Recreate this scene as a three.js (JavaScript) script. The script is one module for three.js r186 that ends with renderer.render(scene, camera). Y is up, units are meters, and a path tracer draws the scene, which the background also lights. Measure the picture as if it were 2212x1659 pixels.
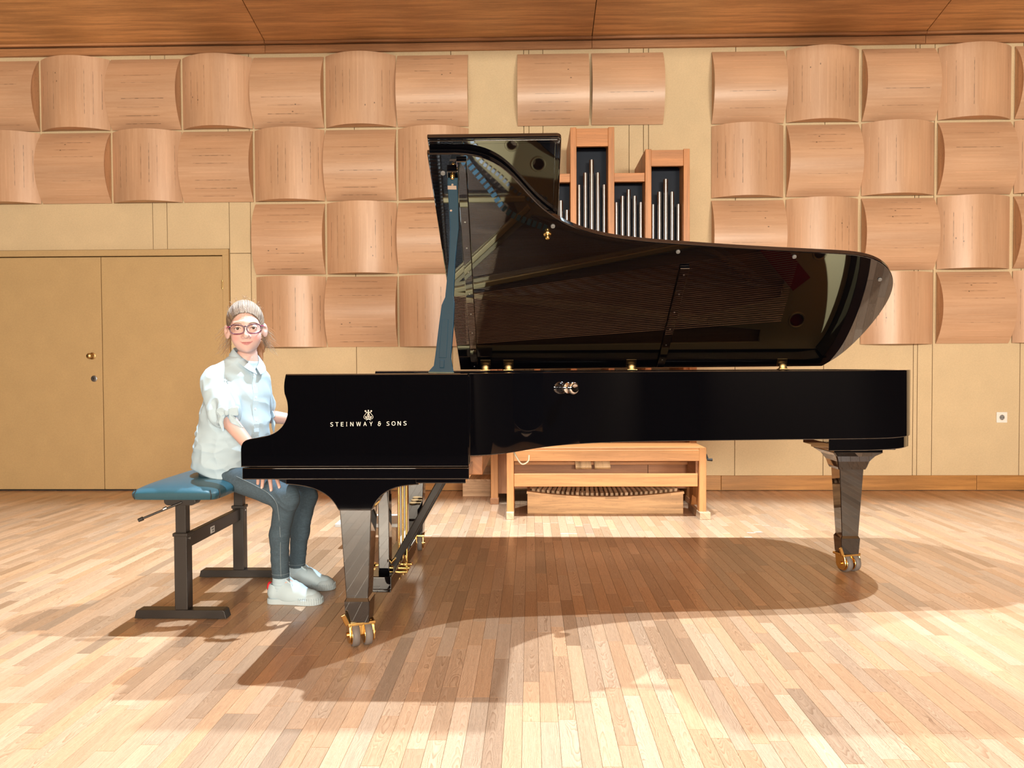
import * as THREE from 'three';
import { RoundedBoxGeometry } from 'three/addons/geometries/RoundedBoxGeometry.js';
import { TextGeometry } from 'three/addons/geometries/TextGeometry.js';
import { FontLoader } from 'three/addons/loaders/FontLoader.js';
import { RectAreaLightUniformsLib } from 'three/addons/lights/RectAreaLightUniformsLib.js';
import { mergeGeometries, mergeVertices, toCreasedNormals } from 'three/addons/utils/BufferGeometryUtils.js';

// ------------------------------------------------------------------ camera, light, exposure
const scene = new THREE.Scene();
scene.background = new THREE.Color(0x000000);
const renderer = new THREE.WebGLRenderer({ antialias: true });
renderer.toneMapping = THREE.LinearToneMapping;
renderer.toneMappingExposure = 1.6;
renderer.shadowMap.enabled = true;
RectAreaLightUniformsLib.init();
const camera = new THREE.PerspectiveCamera(2 * Math.atan(829.5 / 1620) * 180 / Math.PI, 2212 / 1659, 0.05, 60);
camera.position.set(0, 1, 0);
camera.rotation.order = 'YXZ';
camera.rotation.set(-0.0238, 0.0238, -0.00437);

const SPOTS = [                                   // three stage lamps in one row above the piano: x, aim x, aim z, candela
  [-1.33, -1.30, -3.0, 46], [0.35, 0.30, -3.0, 40], [2.45, 2.2, -3.0, 36]];
const SPOT_Y = 3.75, SPOT_Z = -3.65, SPOT_COLOUR = new THREE.Color(0.80, 0.96, 1.06);
const HALL = [[-3.4, 0.40], [0.3, 1.0], [4.0, 1.25]];   // three warm light banks high on the far end of the hall: x, share
const HALL_LUMINANCE = 51, HALL_COLOUR = new THREE.Color(1.0, 0.88, 0.71);

// ------------------------------------------------------------------ small tools
const PI = Math.PI;
function rng(seed) { let a = seed >>> 0; return () => { a = (a + 0x6D2B79F5) >>> 0; let t = a; t = Math.imul(t ^ (t >>> 15), t | 1); t ^= t + Math.imul(t ^ (t >>> 7), t | 61); return ((t ^ (t >>> 14)) >>> 0) / 4294967296; }; }
const R0 = rng(11);
const V = (x, y, z) => new THREE.Vector3(x, y, z);
const C = (r, g, b) => new THREE.Color(r, g, b);
const lerp = (a, b, t) => a + (b - a) * t;
const clamp = (v, a = 0, b = 1) => Math.max(a, Math.min(b, v));
const smooth = (a, b, x) => { const t = clamp((x - a) / (b - a)); return t * t * (3 - 2 * t); };
function hash(x, y, s = 0) { let h = Math.imul(x | 0, 374761393) ^ Math.imul(y | 0, 668265263) ^ Math.imul(s | 0, 1274126177); h = Math.imul(h ^ (h >>> 13), 1274126177); return ((h ^ (h >>> 16)) >>> 0) / 4294967296; }
function noise2(x, y, s = 0, px = 0, py = 0) {        // value noise, wraps every px, py cells when given
  const xi = Math.floor(x), yi = Math.floor(y), fx = x - xi, fy = y - yi;
  const ux = fx * fx * (3 - 2 * fx), uy = fy * fy * (3 - 2 * fy);
  const wx = (i) => px ? ((i % px) + px) % px : i, wy = (i) => py ? ((i % py) + py) % py : i;
  const a = hash(wx(xi), wy(yi), s), b = hash(wx(xi + 1), wy(yi), s), c = hash(wx(xi), wy(yi + 1), s), d = hash(wx(xi + 1), wy(yi + 1), s);
  return lerp(lerp(a, b, ux), lerp(c, d, ux), uy);
}
function noise3(x, y, z, s = 0) { const zi = Math.floor(z), f = z - zi, u = f * f * (3 - 2 * f); return lerp(noise2(x, y, s + zi * 17), noise2(x, y, s + (zi + 1) * 17), u); }
const counts = {};
function numbered(n) { const k = counts[n] = (counts[n] ?? -1) + 1; return k ? n + '_' + String(k).padStart(3, '0') : n; }
function tag(o, label, category, group) { o.userData.label = label; o.userData.category = category; if (group) o.userData.group = group; return o; }
function thing(name, label, category, pos = [0, 0, 0], group) {
  const g = new THREE.Group(); g.name = numbered(name); g.position.set(...pos); scene.add(g); return tag(g, label, category, group);
}
function struct(name, pos = [0, 0, 0]) { const g = new THREE.Group(); g.name = name; g.position.set(...pos); g.userData.kind = 'structure'; scene.add(g); return g; }
// geometry is written in world metres; part() moves it into its parent's frame
function part(parent, name, geo, mat, label) {
  const m = new THREE.Mesh(Array.isArray(geo) ? merge(geo) : geo, mat); m.castShadow = m.receiveShadow = true;
  const used = parent.children.filter((c) => c.name === name || c.name.startsWith(name + '_0')).length;
  m.name = used ? name + '_' + String(used).padStart(3, '0') : name;
  const off = V(0, 0, 0); let p = parent; while (p && p !== scene) { off.add(p.position); p = p.parent; }
  m.geometry.translate(-off.x, -off.y, -off.z);
  if (label) m.userData.label = label;
  parent.add(m); return m;
}
const stuff = (m) => { m.userData.kind = 'stuff'; return m; };
function merge(list) {
  const l = list.map((g) => { const n = g.index ? g.toNonIndexed() : g; for (const k of Object.keys(n.attributes)) if (!['position', 'normal', 'uv', 'color'].includes(k)) n.deleteAttribute(k); if (!n.attributes.uv) n.setAttribute('uv', new THREE.BufferAttribute(new Float32Array(n.attributes.position.count * 2), 2)); return n; });
  const col = l.every((g) => g.attributes.color); if (!col) l.forEach((g) => g.deleteAttribute('color'));
  return mergeGeometries(l);
}
// box by its limits, optionally with rounded edges; uv in metres with u along the longest side
function box(x0, x1, y0, y1, z0, z1, r = 0, seg = 2) {
  const w = Math.abs(x1 - x0), h = Math.abs(y1 - y0), d = Math.abs(z1 - z0);
  const g = r ? new RoundedBoxGeometry(w, h, d, seg, Math.min(r, w / 2.01, h / 2.01, d / 2.01)) : new THREE.BoxGeometry(w, h, d);
  g.translate((x0 + x1) / 2, (y0 + y1) / 2, (z0 + z1) / 2);
  return woodUV(g, w >= h && w >= d ? 0 : h >= d ? 1 : 2);
}
let uvShift = 0;
function woodUV(g, axis) {
  const p = g.attributes.position, n = g.attributes.normal, uv = new Float32Array(p.count * 2); uvShift += 0.37;
  const P = [(i) => p.getX(i), (i) => p.getY(i), (i) => p.getZ(i)], N = [(i) => Math.abs(n.getX(i)), (i) => Math.abs(n.getY(i)), (i) => Math.abs(n.getZ(i))];
  const o = [0, 1, 2].filter((a) => a !== axis);
  for (let i = 0; i < p.count; i++) {
    const across = N[o[0]](i) > N[o[1]](i) ? o[1] : o[0];
    uv[2 * i] = P[axis](i) + uvShift; uv[2 * i + 1] = (N[axis](i) > 0.8 ? P[o[0]](i) + P[o[1]](i) : P[across](i)) + uvShift * 1.7;
  }
  g.setAttribute('uv', new THREE.BufferAttribute(uv, 2)); return g;
}
function rod(a, b, r0, r1 = r0, seg = 12, caps = true) {
  const d = b.clone().sub(a), L = d.length(), g = new THREE.CylinderGeometry(r1, r0, L, seg, 1, !caps);
  g.translate(0, L / 2, 0); g.applyQuaternion(new THREE.Quaternion().setFromUnitVectors(V(0, 1, 0), d.normalize())); g.translate(a.x, a.y, a.z); return g;
}
function bar(a, b, w, t, up = V(0, 0, 1), r = 0) {               // a rectangular bar from a to b: w across, t along up
  const d = b.clone().sub(a), L = d.length(), y = d.normalize(), z = up.clone().sub(y.clone().multiplyScalar(up.dot(y))).normalize(), x = y.clone().cross(z);
  const g = r ? new RoundedBoxGeometry(w, L, t, 2, r) : new THREE.BoxGeometry(w, L, t); woodUV(g, 1); g.translate(0, L / 2, 0);
  g.applyMatrix4(new THREE.Matrix4().makeBasis(x, y, z).setPosition(a)); return g;
}
function tube(pts, r, seg = 0, rad = 8, closed = false) { return new THREE.TubeGeometry(new THREE.CatmullRomCurve3(pts, closed, 'centripetal'), seg || pts.length * 6, r, rad, closed); }
function shapeOf(pts) { const s = new THREE.Shape(); pts.forEach((p, i) => i ? s.lineTo(p[0], p[1]) : s.moveTo(p[0], p[1])); s.closePath(); return s; }
function extrude(shape, depth, bevel = 0, seg = 2) {
  return new THREE.ExtrudeGeometry(shape, bevel ? { depth: depth - 2 * bevel, bevelEnabled: true, bevelThickness: bevel, bevelSize: bevel, bevelOffset: -bevel, bevelSegments: seg, curveSegments: 16, steps: 1 } : { depth, bevelEnabled: false, curveSegments: 16 }).translate(0, 0, bevel);
}
// plan outline (x, z) pulled up from y0 to y1
function slab(pts, y0, y1, bevel = 0, holes = []) {
  const s = shapeOf(pts.map(([x, z]) => [x, -z])); for (const h of holes) s.holes.push(shapeOf(h.map(([x, z]) => [x, -z])));
  return extrude(s, y1 - y0, bevel).rotateX(-PI / 2).translate(0, y0, 0);
}
const lathe = (pts, seg = 32) => new THREE.LatheGeometry(pts.map(([r, y]) => new THREE.Vector2(r, y)), seg);
function setColour(g, c) { const n = g.attributes.position.count, a = new Float32Array(n * 3); for (let i = 0; i < n; i++) { a[3 * i] = c[0]; a[3 * i + 1] = c[1]; a[3 * i + 2] = c[2]; } g.setAttribute('color', new THREE.BufferAttribute(a, 3)); return g; }

// ------------------------------------------------------------------ textures (grain, colour and fine relief only)
function texture(w, h, f, srgb = true, rep = [1, 1]) {
  const d = new Uint8Array(w * h * 4);
  for (let y = 0; y < h; y++) for (let x = 0; x < w; x++) { const c = f(x / w, y / h, x, y), i = 4 * (y * w + x); d[i] = clamp(c[0], 0, 255); d[i + 1] = clamp(c[1], 0, 255); d[i + 2] = clamp(c[2], 0, 255); d[i + 3] = 255; }
  const t = new THREE.DataTexture(d, w, h); t.wrapS = t.wrapT = THREE.RepeatWrapping; t.magFilter = THREE.LinearFilter; t.minFilter = THREE.LinearMipmapLinearFilter; t.generateMipmaps = true; t.anisotropy = 8;
  if (srgb) t.colorSpace = THREE.SRGBColorSpace; t.repeat.set(...rep); t.needsUpdate = true; return t;
}
// straight-grained veneer, u along the grain; one tile covers 1.25 m
function veneer(seed, contrast, fleck) {
  return texture(1024, 1024, (u, v) => {
    const w = v + 0.012 * noise2(u * 4, v * 6, seed, 4, 6);
    let g = 0.5 * noise2(u * 3, w * 48, seed + 1, 3, 48) + 0.3 * noise2(u * 6, w * 150, seed + 2, 6, 150) + 0.2 * noise2(u * 24, w * 420, seed + 3, 24, 420);
    const broad = noise2(u * 2, v * 7, seed + 4, 2, 7);
    const fl = fleck * (noise2(u * 90, v * 300, seed + 5, 90, 300) > 0.8 ? 1 : 0);
    const k = 232 + contrast * (g - 0.5) * 90 + contrast * (broad - 0.5) * 34 - fl * 16;
    return [k, k * 0.985 - contrast * (0.6 - g) * 8, k * 0.965 - contrast * (0.6 - g) * 16];
  }, true, [0.8, 0.8]);
}
const T = { beech: veneer(5, 0.75, 1), oak: veneer(31, 1.25, 0.6), cherry: veneer(77, 0.9, 0.4) };
T.floor = texture(1024, 2048, (u, v, x, y) => {                  // 20 x 4 strips, each with a grain of its own
  const cx = Math.floor(u * 20), cy = Math.floor(v * 4), s = cx * 7 + cy * 131 + 3, a = u * 20 - cx, b = v * 4 - cy;
  const kind = hash(cx, cy, 1), c = 0.2 + 0.6 * hash(cx, cy, 2), A = 2.2 + 3.5 * hash(cx, cy, 3), dir = hash(cx, cy, 4) > 0.5 ? 1 : -1;
  const wob = 0.55 * noise2(a * 2, b * 6, s) + 0.16 * noise2(a * 5, b * 22, s + 1);
  const f = kind < 0.5 ? A * (a - c) * (a - c) + dir * b * 1.5 + wob : (kind < 0.72 ? a * 2.0 + 0.35 * b * dir + wob * 1.1 : a * 1.3 + wob * 0.5);
  const ring = f * (kind < 0.72 ? 7 : 11), fr = ring - Math.floor(ring);
  const line = Math.pow(fr, 2.4) * (0.55 + 0.7 * hash(Math.floor(ring), s, 9));
  const pore = noise2(x * 0.9, y * 0.055, s + 2) * 0.6 + noise2(x * 0.45, y * 0.02, s + 4) * 0.4;
  const k = 240 - line * 38 * (0.55 + 0.8 * hash(cx, cy, 6)) - (pore - 0.5) * 34;
  return [k, k * (0.985 - line * 0.05), k * (0.965 - line * 0.10)];
});
T.plaster = texture(512, 512, (u, v) => { const k = 240 + 10 * (noise2(u * 160, v * 160, 4, 160, 160) - 0.5) + 6 * (noise2(u * 9, v * 9, 5, 9, 9) - 0.5); return [k, k * 0.995, k * 0.985]; }, true, [1.2, 1.2]);
// diffuser veneers: the same beech with the fine checks that run along each panel; uv 0..1 over the panel
T.diffuser = [0, 1, 2, 3, 4, 5].map((q) => {
  const r = rng(900 + q), lines = [];
  for (let i = 0; i < 9; i++) if (r() < 0.96) lines.push({ v: 0.09 + i * 0.103 + (r() - 0.5) * 0.008, a: 0.16 + 0.12 * r(), b: 0.74 + 0.1 * r(), dark: r() < 0.55, k: 0.35 + 0.65 * r() });
  const knots = [0, 1].map(() => [0.2 + 0.6 * r(), 0.2 + 0.6 * r()]);
  return texture(512, 512, (u, v) => {
    let g = 0.5 * noise2(u * 2, v * 40, q * 9 + 1) + 0.3 * noise2(u * 4, v * 110, q * 9 + 2) + 0.2 * noise2(u * 30, v * 230, q * 9 + 3);
    let k = 230 + (g - 0.5) * 20 + (noise2(u * 1.5, v * 5, q * 9 + 5) - 0.5) * 20; let red = (0.6 - g) * 8;
    for (const l of lines) if (u > l.a && u < l.b && Math.abs(v - l.v) < 0.0030) { const d = noise2(u * 22, l.v * 60, q + 40); k += (l.dark ? -85 * smooth(0.35, 0.75, d) - 34 : 22) * l.k; }
    if (q % 2) for (const [a, b] of knots) { const d = Math.hypot((u - a) * 0.6, v - b); if (d < 0.007) k -= 90; }
    return [k, k * 0.985 - red, k * 0.965 - red * 2];
  });
});
T.denim = texture(256, 256, (u, v, x, y) => { const w = ((x + y) % 4 < 2 ? 6 : -6) + 26 * (noise2(x * 0.6, y * 0.12, 8) - 0.5) + 20 * (noise2(x * 0.1, y * 0.1, 9) - 0.5); const k = 214 + w; return [k, k, k]; }, true, [8, 8]);
T.leather = texture(256, 256, (u, v) => { const k = 128 + 90 * (noise2(u * 64, v * 64, 3, 64, 64) - 0.5) + 50 * (noise2(u * 128, v * 128, 6, 128, 128) - 0.5); return [k, k, k]; }, false, [6, 6]);

const std = (o) => new THREE.MeshStandardMaterial(o);
const phy = (o) => new THREE.MeshPhysicalMaterial(o);
const M = {
  plank: phy({ map: T.floor, vertexColors: true, roughness: 0.36, clearcoat: 0.35, clearcoatRoughness: 0.16 }),
  subfloor: std({ color: C(0.10, 0.055, 0.03), roughness: 0.9 }),
  wall: std({ map: T.plaster, color: C(0.70, 0.56, 0.36), roughness: 0.75 }),
  wallGap: std({ color: C(0.25, 0.17, 0.08), roughness: 0.9 }),
  door: std({ map: T.plaster, color: C(0.55, 0.385, 0.19), roughness: 0.6 }),
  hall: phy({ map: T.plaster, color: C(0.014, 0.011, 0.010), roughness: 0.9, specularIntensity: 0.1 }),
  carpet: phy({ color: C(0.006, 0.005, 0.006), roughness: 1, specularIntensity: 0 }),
  ceiling: std({ map: T.cherry, color: C(0.74, 0.40, 0.17), roughness: 0.42 }),
  cornice: std({ map: T.cherry, color: C(0.52, 0.26, 0.12), roughness: 0.45 }),
  diffuser: T.diffuser.map((map) => phy({ map, color: C(0.70, 0.45, 0.295), roughness: 0.42, clearcoat: 0.25, clearcoatRoughness: 0.28 })),
  diffuserEdge: std({ map: T.beech, color: C(0.68, 0.42, 0.25), roughness: 0.5 }),
  baseboard: std({ map: T.cherry, color: C(0.50, 0.25, 0.075), roughness: 0.4 }),
  lacquer: phy({ color: C(0.0020, 0.0021, 0.0032), roughness: 0.03, ior: 2.0 }),
  ebony: std({ color: C(0.014, 0.012, 0.011), roughness: 0.28 }),
  satin: std({ color: C(0.008, 0.045, 0.080), roughness: 0.22 }),
  brass: std({ color: C(0.78, 0.53, 0.20), metalness: 1, roughness: 0.22 }),
  brassDull: std({ color: C(0.55, 0.38, 0.17), metalness: 1, roughness: 0.42 }),
  chrome: std({ color: C(0.75, 0.76, 0.78), metalness: 1, roughness: 0.06 }),
  steel: std({ color: C(0.56, 0.56, 0.57), metalness: 1, roughness: 0.3 }),
  plate: std({ color: C(0.60, 0.44, 0.20), metalness: 0.35, roughness: 0.42 }),
  copper: std({ color: C(0.50, 0.27, 0.16), metalness: 1, roughness: 0.4 }),
  felt: std({ color: C(0.72, 0.72, 0.70), roughness: 1 }),
  redFelt: std({ color: C(0.35, 0.015, 0.015), roughness: 1 }),
  soundboard: std({ map: T.beech, color: C(0.42, 0.22, 0.09), roughness: 0.45 }),
  rubber: std({ color: C(0.17, 0.15, 0.14), roughness: 0.6 }),
  grey: std({ color: C(0.22, 0.22, 0.22), roughness: 0.6 }),
  ivory: std({ color: C(0.80, 0.78, 0.72), roughness: 0.25 }),
  inlay: std({ color: C(0.82, 0.80, 0.74), roughness: 0.45 }),
  organ: std({ map: T.cherry, color: C(0.58, 0.25, 0.085), roughness: 0.42 }),
  organDark: std({ map: T.cherry, color: C(0.40, 0.17, 0.07), roughness: 0.5 }),
  pine: std({ map: T.oak, color: C(0.66, 0.40, 0.20), roughness: 0.5 }),
  pinePale: std({ map: T.oak, color: C(0.62, 0.42, 0.27), roughness: 0.55 }),
  pipeBack: std({ color: C(0.008, 0.014, 0.026), roughness: 0.8 }),
  tin: std({ color: C(0.42, 0.42, 0.43), metalness: 1, roughness: 0.30 }),
  dark: std({ color: C(0.02, 0.018, 0.016), roughness: 0.6 }),
  white: std({ color: C(0.80, 0.79, 0.77), roughness: 0.5 }),
  cream: std({ color: C(0.72, 0.66, 0.52), roughness: 0.5 }),
  benchMetal: std({ color: C(0.022, 0.018, 0.016), roughness: 0.38 }),
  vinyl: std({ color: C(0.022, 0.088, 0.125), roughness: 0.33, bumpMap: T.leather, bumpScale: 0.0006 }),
};
// ------------------------------------------------------------------ the hall
const WZ = -6.02, HX = 6.4, REAR = 8.5;
const ceilY = (z) => z < 2.4 ? 3.585 + 0.224 * (z - WZ) : 3.585 + 0.224 * (2.4 - WZ);
{ // floor: narrow strips laid towards the back wall
  const floor = struct('floor');
  const EDGE = -0.04;                              // the stage ends just in front of the camera, the hall floor lies lower
  part(floor, 'subfloor', box(-HX - 0.2, HX + 0.2, -0.3, -0.004, WZ - 0.2, EDGE), M.subfloor);
  part(floor, 'stage_front', box(-HX, HX, -0.62, -0.001, EDGE + 0.001, EDGE + 0.02), M.organDark);
  const r = rng(2024), pitch = 0.0506, list = [];
  const inView = (x, z) => { const d = -z + 0.02; if (d < 1.55) return 0; const sx = 1106 + 1620 * (x / d) + 38, sy = 791 + 1620 / d; return sx > -90 && sx < 2300 && sy < 1720 ? 1 : 0; };
  for (let i = 0, x = -HX; x < HX; i++, x += pitch) {
    let z = WZ + 0.01 - r() * 0.4;
    while (z < EDGE) {
      const L = 0.24 + 0.30 * r(), z0 = Math.max(z, WZ), z1 = Math.min(z + L, EDGE); z += L;
      if (z1 - z0 < 0.02) continue;
      const t = r(), warm = r();
      let k = 0.74 + 0.30 * t; if (r() < 0.10) k *= 0.78; if (r() < 0.14) k *= 1.1;
      const col = [0.66 * k, 0.66 * k * (0.605 + 0.10 * warm), 0.66 * k * (0.36 + 0.14 * warm)];
      const zc = (z0 + z1) / 2, area = inView(x, zc) * (z1 - z0) / (zc * zc);
      list.push({ x, z0, z1, col, cell: Math.floor(r() * 80), v0: r() * 0.1, area });
    }
  }
  // hall beyond the stage edge: wider boards, never in view
  const make = (p) => {
    const g = 0.00035, b = 0.0007, x0 = p.x + g, x1 = p.x + pitch - g, z0 = p.z0 + g, z1 = p.z1 - g, P = [], U = [], N = [], I = [];
    const cu = (p.cell % 20) / 20, cv = Math.floor(p.cell / 20) / 4 + p.v0;
    const uv = (x, z) => [cu + 0.002 + 0.046 * (x - x0) / (x1 - x0), cv + (z - z0) * 0.42];
    const quad = (a, n) => { const s = P.length / 3; for (const q of a) { P.push(...q); N.push(...n); U.push(...uv(q[0], q[2])); } I.push(s, s + 1, s + 2, s, s + 2, s + 3); };
    const T = [[x0 + b, 0, z1 - b], [x1 - b, 0, z1 - b], [x1 - b, 0, z0 + b], [x0 + b, 0, z0 + b]], E = [[x0, -b, z1], [x1, -b, z1], [x1, -b, z0], [x0, -b, z0]];
    quad(T, [0, 1, 0]);
    const ns = [[0, 0.7, 0.7], [0.7, 0.7, 0], [0, 0.7, -0.7], [-0.7, 0.7, 0]], nd = [[0, 0, 1], [1, 0, 0], [0, 0, -1], [-1, 0, 0]];
    for (let k = 0; k < 4; k++) { const j = (k + 1) % 4; quad([E[k], E[j], T[j], T[k]], ns[k]); quad([[E[k][0], -0.004, E[k][2]], [E[j][0], -0.004, E[j][2]], E[j], E[k]], nd[k]); }
    const G = new THREE.BufferGeometry(); G.setAttribute('position', new THREE.Float32BufferAttribute(P, 3)); G.setAttribute('normal', new THREE.Float32BufferAttribute(N, 3)); G.setAttribute('uv', new THREE.Float32BufferAttribute(U, 2)); G.setIndex(I);
    return setColour(G, p.col);
  };
  list.sort((a, b) => b.area - a.area);
  for (const p of list.slice(0, 300)) part(floor, 'plank', make(p), M.plank);
  stuff(part(floor, 'plank_field', merge(list.slice(300).map(make)), M.plank));
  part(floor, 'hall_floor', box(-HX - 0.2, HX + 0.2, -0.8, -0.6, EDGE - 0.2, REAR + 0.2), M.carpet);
}
{ // back wall: cream boards with open joints over a dark batten
  const wall = struct('wall_back');
  part(wall, 'wall_core', box(-HX - 0.2, HX + 0.2, -0.1, 4.2, WZ - 0.25, WZ - 0.016), M.wallGap);
  const J = [-6.4, -5.3, -4.515, -3.042, -2.925, -2.418, -2.245, -1.397, -0.62, -0.04, 0.001, 0.112, 0.795, 0.909, 0.949, 1.635, 2.335, 3.039, 3.072, 3.188, 3.872, 4.7, 5.6, 6.4];
  for (let i = 0; i < J.length - 1; i++) {
    const a = J[i] + 0.0022, b = J[i + 1] - 0.0022, over = a > -4.53 && b < -2.41, put = (y0, y1) => part(wall, 'wall_panel', box(a, b, y0, y1, WZ - 0.016, WZ, 0.0015, 1), M.wall);
    if (over) put(1.957, 3.6); else if (i === 5) { put(0, 1.918); put(1.922, 3.6); } else put(0, 3.6);
  }
}
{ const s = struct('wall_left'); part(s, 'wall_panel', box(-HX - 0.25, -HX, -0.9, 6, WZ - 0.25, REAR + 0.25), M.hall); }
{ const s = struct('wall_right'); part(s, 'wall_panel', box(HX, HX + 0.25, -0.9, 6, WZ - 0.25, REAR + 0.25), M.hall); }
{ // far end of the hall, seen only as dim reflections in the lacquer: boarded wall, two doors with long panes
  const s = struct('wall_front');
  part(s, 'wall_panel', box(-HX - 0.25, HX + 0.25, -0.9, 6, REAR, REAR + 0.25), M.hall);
  for (let x = -6; x < 6.2; x += 1.2) part(s, 'batten', box(x - 0.04, x + 0.04, -0.6, 5.3, REAR - 0.03, REAR), M.hall);
}
{ // ceiling: veneered boards rising from the back wall towards the hall
  const s = struct('ceiling'), L = Math.hypot(2.4 - WZ, 0.224 * (2.4 - WZ)), ang = Math.atan(0.224);
  const J = [-6.5, -4.7, -2.1, 0.5, 3.1, 5.7, 6.5];
  const tilt = (g, ax) => (ax === 0 ? woodUV(g, 0) : g).rotateX(-ang).translate(0, 3.585, WZ);
  for (let i = 0; i < J.length - 1; i++) part(s, 'ceiling_board', tilt(box(J[i] + 0.003, J[i + 1] - 0.003, 0, 0.03, -0.02, L, 0.001, 1), 0), M.ceiling);
  part(s, 'ceiling_core', tilt(box(-HX - 0.25, HX + 0.25, 0.03, 0.25, -0.3, L + 0.1)), M.wallGap);
  part(s, 'ceiling_board', box(-HX - 0.25, HX + 0.25, ceilY(3), ceilY(3) + 0.2, 2.35, REAR + 0.25), M.ceiling);
}
{ // cornice under the ceiling
  const s = struct('trim_1'), J = [-6.4, -4.7, -2.1, 0.5, 3.1, 5.7, 6.4];
  for (let i = 0; i < J.length - 1; i++) {
    part(s, 'cornice_board', box(J[i] + 0.001, J[i + 1] - 0.001, 3.508, 3.566, WZ, WZ + 0.028, 0.002, 1), M.cornice);
    part(s, 'cornice_bead', box(J[i] + 0.001, J[i + 1] - 0.001, 3.5745, 3.594, WZ, WZ + 0.05, 0.003, 2), M.cornice);
  }
}
{ // baseboard from the door to the right wall
  const s = struct('baseboard_back'), J = [-2.405, -0.9, 0.46, 1.523, 3.533, 5.2, 6.4];
  for (let i = 0; i < J.length - 1; i++) part(s, 'baseboard_board', box(J[i] + 0.0012, J[i + 1] - 0.0012, 0.004, 0.119, WZ, WZ + 0.02, 0.003, 2), M.baseboard);
}
{ // double door on the left
  const s = struct('door_1', [-3.47, 0, -6.0]);
  const fr = [box(-4.515, -2.418, 1.902, 1.952, WZ, WZ + 0.03, 0.004), box(-4.515, -4.465, 0.0, 1.904, WZ, WZ + 0.03, 0.004), box(-2.468, -2.418, 0.0, 1.904, WZ, WZ + 0.03, 0.004)];
  part(s, 'door_frame', fr, M.door);
  const leaf = (a, b) => part(s, 'door_leaf', box(a, b, 0.012, 1.896, WZ - 0.01, WZ + 0.016, 0.004), M.door);
  const l1 = leaf(-4.462, -3.4665), l2 = leaf(-3.4615, -2.472);
  const knob = lathe([[0, 0], [0.028, 0], [0.028, 0.004], [0.012, 0.008], [0.010, 0.028], [0.020, 0.036], [0.023, 0.048], [0.017, 0.058], [0, 0.061]]).rotateX(PI / 2).translate(-3.546, 1.097, WZ + 0.016);
  part(l1, 'door_knob', knob, M.brassDull);
  part(l1, 'lock_escutcheon', lathe([[0, 0], [0.026, 0], [0.026, 0.003], [0.022, 0.006], [0, 0.006]]).rotateX(PI / 2).translate(-3.534, 0.913, WZ + 0.016), M.steel);
  part(l1, 'keyhole', [rod(V(-3.534, 0.918, WZ + 0.020), V(-3.534, 0.918, WZ + 0.0228), 0.006), box(-3.5365, -3.5315, 0.901, 0.917, WZ + 0.020, WZ + 0.0228)], M.dark);
  part(l2, 'hinge', [rod(V(-2.468, 1.63, WZ + 0.026), V(-2.468, 1.70, WZ + 0.026), 0.008), box(-2.476, -2.460, 1.64, 1.69, WZ + 0.014, WZ + 0.034, 0.002)], M.brassDull);
  part(s, 'floor_gap', box(-4.465, -2.468, -0.002, 0.008, WZ - 0.012, WZ + 0.002), M.dark);
}
// ------------------------------------------------------------------ lamps
function stageLamp(i, [x, ax, az, power], label) {
  const t = thing('stage_lamp', label, 'lamp', [x, SPOT_Y, SPOT_Z], 'stage lamps above the piano');
  part(t, 'housing', lathe([[0, 0.24], [0.05, 0.24], [0.095, 0.20], [0.10, 0.02], [0.105, 0.0], [0.095, 0.0], [0.085, 0.06], [0, 0.07]]).translate(x, SPOT_Y + 0.01, SPOT_Z), M.dark);
  part(t, 'stem', rod(V(x, SPOT_Y + 0.24, SPOT_Z), V(x, ceilY(SPOT_Z) + 0.0, SPOT_Z), 0.012), M.dark);
  const lens = part(t, 'lens', rod(V(x, SPOT_Y + 0.03, SPOT_Z), V(x, SPOT_Y + 0.034, SPOT_Z), 0.07, 0.07, 24), std({ color: 0x111111, emissive: SPOT_COLOUR, emissiveIntensity: 20 }));
  // barn door towards the back wall: its lower edge cuts the pool of light in a straight line before the wall
  part(t, 'barn_door', bar(V(x, SPOT_Y + 0.02, SPOT_Z - 0.106), V(x, SPOT_Y - 0.40, SPOT_Z - 0.198), 1.6, 0.004), M.dark);
  const s = new THREE.SpotLight(SPOT_COLOUR, power, 0, 1.05, 0.55, 2); s.position.set(0, 0, 0); s.castShadow = true; s.shadow.radius = 1.1; s.shadow.mapSize.set(2048, 2048);
  s.target.position.set(ax - x, -SPOT_Y, az - SPOT_Z); t.add(s); t.add(s.target); s.name = 'spot'; s.target.name = 'spot_aim';
}
stageLamp(0, SPOTS[0], 'black stage lamp with a barn door, hanging over the piano bench');
stageLamp(1, SPOTS[1], 'black stage lamp with a barn door, hanging over the raised piano lid');
stageLamp(2, SPOTS[2], 'black stage lamp with a barn door, hanging beyond the piano tail');
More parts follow.
